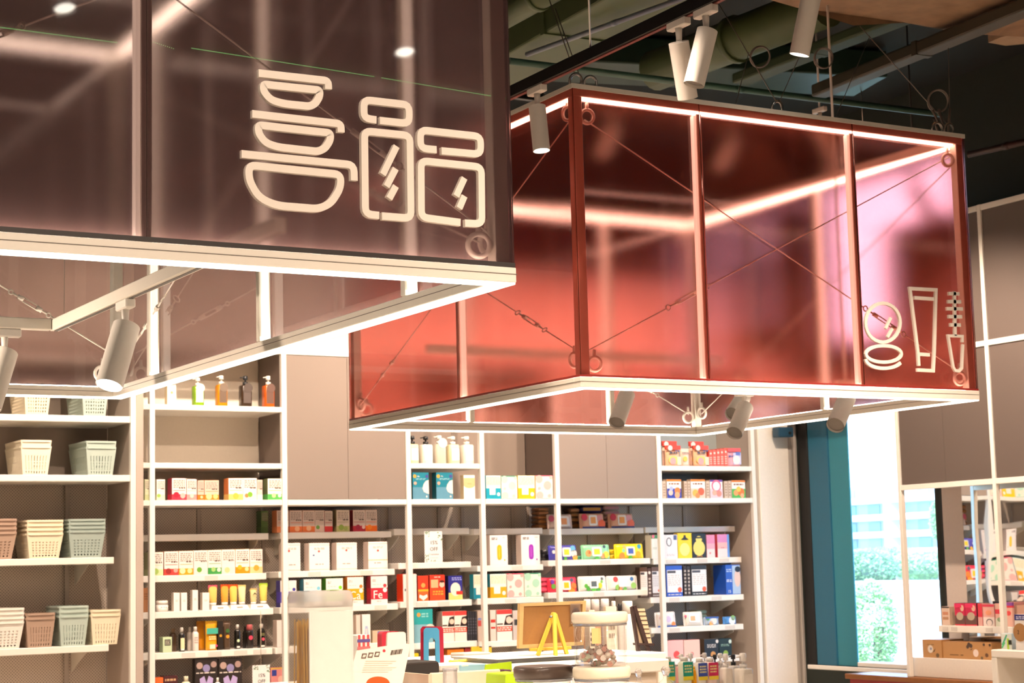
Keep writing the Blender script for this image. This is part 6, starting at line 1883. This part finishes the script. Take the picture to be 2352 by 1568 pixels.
# folders and files behind the tray
simple('magazine_file', 'grey white box file behind the folders', 'box file', 1066, 1128, 1499, 5.55, .10, '#cfc6ba', parts=[('label_holder', (.2, .8, -.001, 0, .3, .5), '#b9aea2')])
simple('paper_stack', 'low stack of white paper in the middle of the counter', 'paper', 1012, 1110, 1526, 4.98, .16, '#efe9de', c=.001)
for (x0, x1, yt, Y, col, lb) in ((1034, 1098, 1514, 5.35, '#e3d65a', 'yellow folder standing behind the paper stack'), (1096, 1116, 1515, 5.33, '#8fae9c', 'sage green folder next to the yellow one'), (1112, 1124, 1514, 5.32, '#6cc02a', 'bright green folder next to the sage one'), (1058, 1118, 1525, 4.82, '#8fb9c8', 'pale blue folder lying before the green folders')):
    simple('folder', lb, 'folder', x0, x1, yt, Y, .012, col, group='folders on the counter', parts=[('tab', (.05, .3, -.001, .0, .8, .98), '#f2eddc')])
LIME = M('#a9cc14', .4)
board('letter_tray', 'lime green slanted file holder behind the lime tray', 'tray', [(1114, 1570), (1116, 1526), (1175, 1519), (1176, 1540), (1158, 1546), (1156, 1570)], 4.75, .006, LIME, group='lime green trays')
t = board('letter_tray', 'lime green tray with a slot at the bottom edge', 'tray', rounded([(1160, 1600), (1161, 1548), (1210, 1544), (1222, 1556), (1228, 1600)], 5), 4.05, .10, LIME, group='lime green trays')
simple('dark_box', 'dark maroon box between the two lime trays', 'box', 1157, 1176, 1538, 4.5, .05, '#4a2430')

# clear lidded box and cork board on its easel
ACB = PLASTIC((.93, .93, .92), .12, .35, .30)
t, fr, w, h = simple('lidded_box', 'wide clear storage box with a white lid below the cork board', 'box', 1142, 1372, 1508, 5.15, .30, ACB, parts=[('lid', (-.005, 1.005, -.006, .306, .90, 1.03), '#f0ebe2')])
zl = ZC + h * 1.03
YE = 5.22
t = thing('cork_board', 'framed cork board facing the aisle behind the yellow easel', 'board', at(1265, 1490, 1, YE + .05))
fr = Fr((0, YE + .05, 0), 1)
def uvp(pts, Y):
    return [(at(a, b, 1, Y).x, at(a, b, 1, Y).z) for a, b in pts]
B = [(1191, 1489), (1339, 1481), (1345, 1379), (1193, 1386)]
Bi = [(1199, 1480), (1333, 1473), (1337, 1387), (1202, 1392)]
MB(fr).prism(uvp(Bi, YE + .05), .002, .010).build('cork', M('#bf8a4e', .8, grain=.18, scale=400), t)
for k in range(4):
    q = [B[k], B[(k + 1) % 4], Bi[(k + 1) % 4], Bi[k]]
    MB(fr).prism(uvp(q, YE + .05), -.004, .012).build('frame_bar', M('#d2b078', .5, grain=.12, scale=40), t)
MB(fr).prism(uvp(Bi, YE + .05), -.0015, -.0005).build('glazing', PLASTIC((.98, .98, .97), .03, .85, .02), t)
es = thing('table_easel', 'small yellow wooden easel holding the cork board', 'easel', (at(1275, 1507, 1, YE).x, YE, zl))
YL = M('#e8c04a', .5, grain=.08, scale=50)
def leg(a, b, ya, yb, r=.006):
    p, q = at(a[0], a[1], 1, ya), at(b[0], b[1], 1, yb)
    q = Vector((q.x, yb, max(q.z, zl + .001)))
    d = (q - p).normalized()
    s = d.cross(Vector((0, 1, 0))).normalized() * r
    u = Vector((0, .004, 0))
    MB().add([p - s - u, p + s - u, p + s + u, p - s + u, q - s - u, q + s - u, q + s + u, q - s + u], [(0, 1, 2, 3), (4, 7, 6, 5), (0, 4, 5, 1), (1, 5, 6, 2), (2, 6, 7, 3), (3, 7, 4, 0)]).build('leg', YL, es)
leg((1271, 1408), (1235, 1505), YE + .02, YE + .0)
leg((1275, 1410), (1302, 1505), YE + .02, YE + .0)
leg((1273, 1406), (1276, 1508), YE + .005, YE - .05)
a, b = at(1217, 1491, 1, YE + .036), at(1311, 1487, 1, YE + .036)
MB().box(a.x, b.x, YE + .03, YE + .042, a.z - .006, a.z + .004, .001).build('ledge', YL, es)
pg = at(1265, 1416, 1, YE)
MB().cyl((pg.x - .003, YE, pg.z), (pg.x + .012, YE + .005, pg.z), .004, n=10).build('wing_nut', STEEL, es)
bg = thing('plastic_bag', 'small plastic bag with a dark stone clipped to the cork board', 'bag', at(1326, 1432, 1, YE + .03))
MB(Fr((0, YE + .04, 0))).prism(uvp([(1311, 1433), (1336, 1430), (1333, 1385), (1310, 1386)], YE + .04), 0, .002).build('film', PLASTIC((.9, .86, .82), .2, .4, .25), bg)
c = at(1323, 1410, 1, YE + .035)
bm_ = MB()
bm_.lathe([(.001, -.022), (.011, -.016), (.016, -.002), (.014, .012), (.006, .020), (.001, .022)], c, 12, 2.2, 1.0, .25).build('stone', M('#4a3a34', .8, grain=.3, scale=200), bg)

# canisters
def canister(label, x0, x1, yt, Y, z, lidcol, lidh=.24, fill=None, group='clear canisters', lidm=None):
    fr, w, h = fg(x0, x1, yt, Y, z)
    r = w / 2
    t = thing('canister', label, 'canister', fr((r, r, 0)), group)
    zl_ = h * (1 - lidh)
    MB(fr).lathe([(r * .86, 0), (r * .92, .004), (r * .93, zl_), (r * .88, zl_), (r * .87, .008)], (r, r, 0), 36, 2.6).build('body', PLASTIC((.985, .985, .99), .02, .94, .01), t)
    lm = M(lidcol, .35)
    MB(fr).lathe([(r * .95, zl_ - .004), (r, zl_ + .002), (r, h - .006), (r * .96, h - .001), (r * .9, h)], (r, r, 0), 36, 2.6).build('lid', lm, t)
    MB(fr).lathe([(r * .955, zl_ - .010), (r * .96, zl_ - .004)], (r, r, 0), 36, 2.6).build('seal_ring', PLASTIC((.92, .92, .95), .05, .4, .2), t)
    return t, fr, w, h
YJ = 3.60
z1 = at(1415, 1538, 1, YJ).z
t, fr, w, h = canister('lower clear canister with a cream lid under the candy canister', 1363, 1469, 1532, YJ, ZC, '#ece0c8', .32)
zj = ZC + h
t, fr, w, h = canister('clear canister of wrapped candy with a cream lid', 1359, 1462, 1406, YJ, zj, '#efe4cf', .17)
rr = random.Random(11)
for k in range(26):
    a, q = rr.uniform(0, 6.28), rr.uniform(0, .68)
    lvl = rr.uniform(.05, .30) if q > .3 else rr.uniform(.05, .42)
    c = Vector((w / 2 + q * w / 2 * math.cos(a), w / 2 + q * w / 2 * math.sin(a), h * lvl))
    o = thing('wrapped_candy', 'small wrapped candy in white, red and green paper inside the clear canister', 'candy', fr(c), 'candies in the canister')
    v = Vector((rr.uniform(-1, 1), rr.uniform(-1, 1), rr.uniform(-.4, .4))).normalized()
    cl = rr.choice(['#efe2d0', '#e9d6c8', '#dfe6cc', '#e0685a', '#efe2d0', '#a9c48a'])
    MB(fr).cyl(c - v * .007, c, .004, .0075, 8).cyl(c, c + v * .007, .0075, .004, 8).build('sweet', M(cl, .4), o)
    MB(fr).cyl(c + v * .006, c + v * .013, .0025, .007, 8).build('wrapper_twist', M('#f0e4d6', .4), o)
    MB(fr).cyl(c - v * .006, c - v * .013, .0025, .007, 8).build('wrapper_twist', M('#e8b0a0', .4), o)
st_ = MB(fr).box(w * .06, w * .26, w * .10, w * .104, h * .44, h * .72).build('price_sticker', M('#d8b87a', .5), t)
canister('clear canister with a dark wooden lid, left of the candy canister', 1226, 1338, 1531, 3.75, ZC, '#4a3c34', .36)
canister('narrow clear canister with a dark lid beside the candy canister', 1330, 1372, 1527, 4.0, ZC, '#3c3029', .36)
fr, w, h = fg(1344, 1368, 1503, 4.995, ZC)
t = thing('tape_roll', 'black roll of ribbon behind the dark lidded canisters', 'ribbon', fr((w / 2, .03, 0)))
MB(fr).lathe([(w * .45, 0), (w * .5, .003), (w * .5, h - .003), (w * .45, h)], (w / 2, w / 2, 0), 24).build('roll', M('#17130f', .5), t)
for k in range(5):
    MB(fr).torus((w / 2, w / 2, h * (.15 + .17 * k)), (0, 0, 1), w * .5, .001, 24, 5).build('ribbon_edge', M('#2c2620', .4), t)

# white display block right of the candy
fr, w, h = fg(1462, 1531, 1499, 5.60, 0)
t = thing('display_block', 'white framed display block with a beige front, right of the candy', 'stand', fr((w / 2, .2, 0)))
MB(fr).box(-.10, w, 0, .5, h - .05, h, .003).build('top_board', WHITE, t)
MB(fr).box(w - .035, w, 0, .5, 0, h - .051, .003).build('side_board', WHITE, t)
MB(fr).box(-.10, w - .036, .012, .48, 0, h - .051).build('front_panel', M('#c9b59c', .6), t)
zB = h
# things on and behind it
t = thing('sign_easel', 'dark little easel with a printed price board', 'easel', at(1475, 1500, 1, 5.75))
DK = M('#3a2a28', .5)
fr = Fr((0, 5.75, 0))
for pts in ([(1450, 1392), (1458, 1390), (1493, 1498), (1485, 1498)], [(1447, 1394), (1452, 1392), (1468, 1496), (1462, 1497)]):
    MB(fr).prism(uvp(pts, 5.75), -.01, .002).build('leg', DK, t)
MB(fr).prism(uvp([(1461, 1481), (1499, 1482), (1499, 1477), (1460, 1476)], 5.75), -.012, .02).build('ledge', DK, t)
pb = MB(fr).prism(uvp([(1462, 1476), (1499, 1477), (1482, 1397), (1456, 1397)], 5.75), .004, .010).build('price_board', M('#d9c2a0', .5), t)
for k in range(7):
    y = 1403 + k * 10
    x = 1466 + k * 2
    MB(fr).prism(uvp([(x, y + 2), (x + 18, y + 2), (x + 17.5, y), (x - .5, y)], 5.75), .003, .004).build('printed_line', M('#4a3c34', .5), pb)
YB = 6.3
SBk = (YB, 1.06, 1)
simple('rear_plinth', 'white plinth carrying the clear capped bottles', 'plinth', 1340, 1500, 1520, 6.25, .30, '#efe8dc', z=0)
zp = at(1420, 1520, 1, 6.25).z
SBk = (6.27, zp, 1)
GQ = 'bottles behind the candy canister'
for (x0, x1, yt, bc, cc, lb) in ((1346, 1363, 1376, '#e0a078', '#e9e4e0', 'peach bottle with a clear cap, leftmost behind the cork board'), (1364, 1384, 1376, '#e0a882', '#e6e2e0', 'peach bottle with a clear cap, second behind the cork board'), (1386, 1406, 1375, '#d8d0cc', '#e8e8ec', 'clear capped bottle with a grey label'), (1408, 1418, 1380, '#f2ece4', '#f4efe8', 'plain white bottle next to the clear capped ones'), (1437, 1462, 1380, '#f3eee8', '#f4f0ea', 'white bottle behind the dark easel')):
    bottle(SBk, x0, x1, yt, lb, bc, cc, None, .22, GQ, 2.6, capw=.78)
pump(SBk, 1421, 1440, 1386, 'small bottle with a black trigger head behind the candy', '#e9e2d8', '#1d1c20', None, GQ, 3)
carton(SBk, 1392, 1417, 1393, 'cream tent card with lettering before the clear caps', '#e8dcc4', '#d0c2a8', .02, [('t', .2, .8, .4, .7, 2, '#8a7a66')], None, setback=-.015)
carton(SBk, 1354, 1367, 1401, 'black and cream lettered box right of the cork board', '#e6d4bc', '#b9a48c', .04, [('r', .1, .9, .72, .95, '#2a2624'), ('r', .2, .8, .76, .91, '#e6d4bc'), ('t', .1, .9, .1, .6, 5, '#4a4038')], None, setback=-.015)

# row of toiletries on a white table before the last bay
YT = 8.10
zt = at(1640, 1598, 1, YT).z
xa, xb = at(1490, 1598, 1, YT).x, at(1765, 1598, 1, YT).x
t = thing('toiletry_table', 'white table carrying the row of toiletries', 'table', ((xa + xb) / 2, YT + .3, 0))
MB().box(xa, xb, YT, YT + .36, zt - .04, zt, .004).build('tabletop', WHITE, t)
MB().box(xa + .04, xb - .04, YT + .02, YT + .34, 0, zt - .041).build('cabinet_body', M('#d6c8b6', .6), t)
S = (YT, zt, 1)
GX = 'toiletry bottles on the white table'
def toil(x0, x1, yt, lb, top, mid, body, sb=.04):
    bottle(S, x0, x1, yt, lb, body, '#f4efe8', None, .10, GX, 2.6, sb, [('b', .52, .88, top), ('b', .42, .52, mid), ('t', .15, .85, .6, .82, 3, '#e9e09a'), ('r', .3, .7, .1, .2, '#d8ccc4')], .93, .62)
toil(1532, 1550, 1508, 'green topped lotion bottle at the left end of the toiletry row', '#1f9a86', '#e0d84a', '#d9e4a0')
toil(1569, 1592, 1509, 'green topped lotion bottle, second kind in the toiletry row', '#1f9a86', '#e9d83a', '#e3e6d0')
toil(1604, 1625, 1512, 'blue topped lotion bottle in the toiletry row', '#3a52a8', '#f0d83a', '#efeae2')
toil(1628, 1650, 1511, 'magenta topped lotion bottle in the toiletry row', '#d02f62', '#f2d84a', '#f3d8d0')
bottle(S, 1592, 1604, 1530, 'orange squash shaped bottle with leaves', '#f0a818', '#f2c02a', None, .1, GX, 2.2, .06, [('d', .6, .3, .2, '#4a9a3a')], .8, .5)
bottle(S, 1618, 1630, 1528, 'red bottle glimpsed between the blue and magenta ones', '#c93a2c', '#d8503c', None, .1, GX, 2.2, .10)
pump(S, 1664, 1686, 1501, 'broad cream pump bottle in the toiletry row', '#f0e6da', '#f4efe8', None, GX, 3, nozzle=-1, frac=.66)
pump(S, 1703, 1732, 1500, 'broad cream pump bottle at the right end of the toiletry row', '#efe6d8', '#f4efe8', '#f4ede2', GX, 5, nozzle=-1, frac=.62)
for (x0, x1, yt, bc, cc, lb) in ((1562, 1582, 1502, '#e9a8a0', '#f4efe8', 'pink pump bottle in the second toiletry row'), (1584, 1604, 1500, '#d8303c', '#f4efe8', 'red pump bottle in the second toiletry row'), (1616, 1636, 1499, '#f0e8e0', '#f2ede6', 'white pump bottle in the second toiletry row'), (1640, 1658, 1503, '#efe6dc', '#1a181a', 'white bottle with a black pump in the second toiletry row'), (1652, 1672, 1500, '#f2ece4', '#f4efe8', 'white pump bottle left of the broad cream one, second row'), (1682, 1702, 1503, '#efe6dc', '#1c1a1c', 'white bottle with a black pump between the cream bottles')):
    pump(S, x0, x1, yt, lb, bc, cc, None, 'second row of toiletry bottles', 3, setback=.18)
# clear vessels at the bottom edge
YG = 4.3
def cruet(x0, x1, yt, lb, Y=YG, cork='#c99a6a'):
    fr, w, h = fg(x0, x1, yt, Y, ZC - .12)
    r = w / 2
    t = thing('glass_cruet', lb, 'bottle', fr((r, r, 0)), 'glass cruets at the bottom edge')
    MB(fr).lathe([(r * .9, 0), (r, .01), (r, h * .5), (r * .8, h * .66), (r * .3, h * .74), (r * .3, h * .82)], (r, r, 0), 24).build('body', PLASTIC((.98, .98, .985), .02, .9, .03), t)
    MB(fr).lathe([(r * .26, h * .80), (r * .4, h * .86), (r * .5, h * .93), (r * .3, h * .99), (r * .1, h)], (r, r, 0), 18).build('stopper', PLASTIC((.97, .96, .95), .02, .4, .15), t)
    MB(fr).lathe([(r * .6, h * .52), (r * .55, h * .60)], (r, r, 0), 18).build('contents', M(cork, .5), t)
lw = thing('display_counter', 'low white counter carrying the glass cruets at the bottom edge', 'counter', (3.0, 4.35, 0), 'foreground counters')
MB().box(2.72, 3.25, 4.10, 4.66, ZC - .16, ZC - .1205, .004).build('worktop', WHITE, lw)
MB().box(2.75, 3.22, 4.13, 4.63, 0, ZC - .161).build('cabinet_body', M('#d8cbbb', .6), lw)
cruet(1462, 1492, 1536, 'glass cruet at the bottom edge right of the candy, left one', 4.35)
cruet(1524, 1562, 1530, 'glass cruet at the bottom edge below the toiletry row, right one', 4.30)
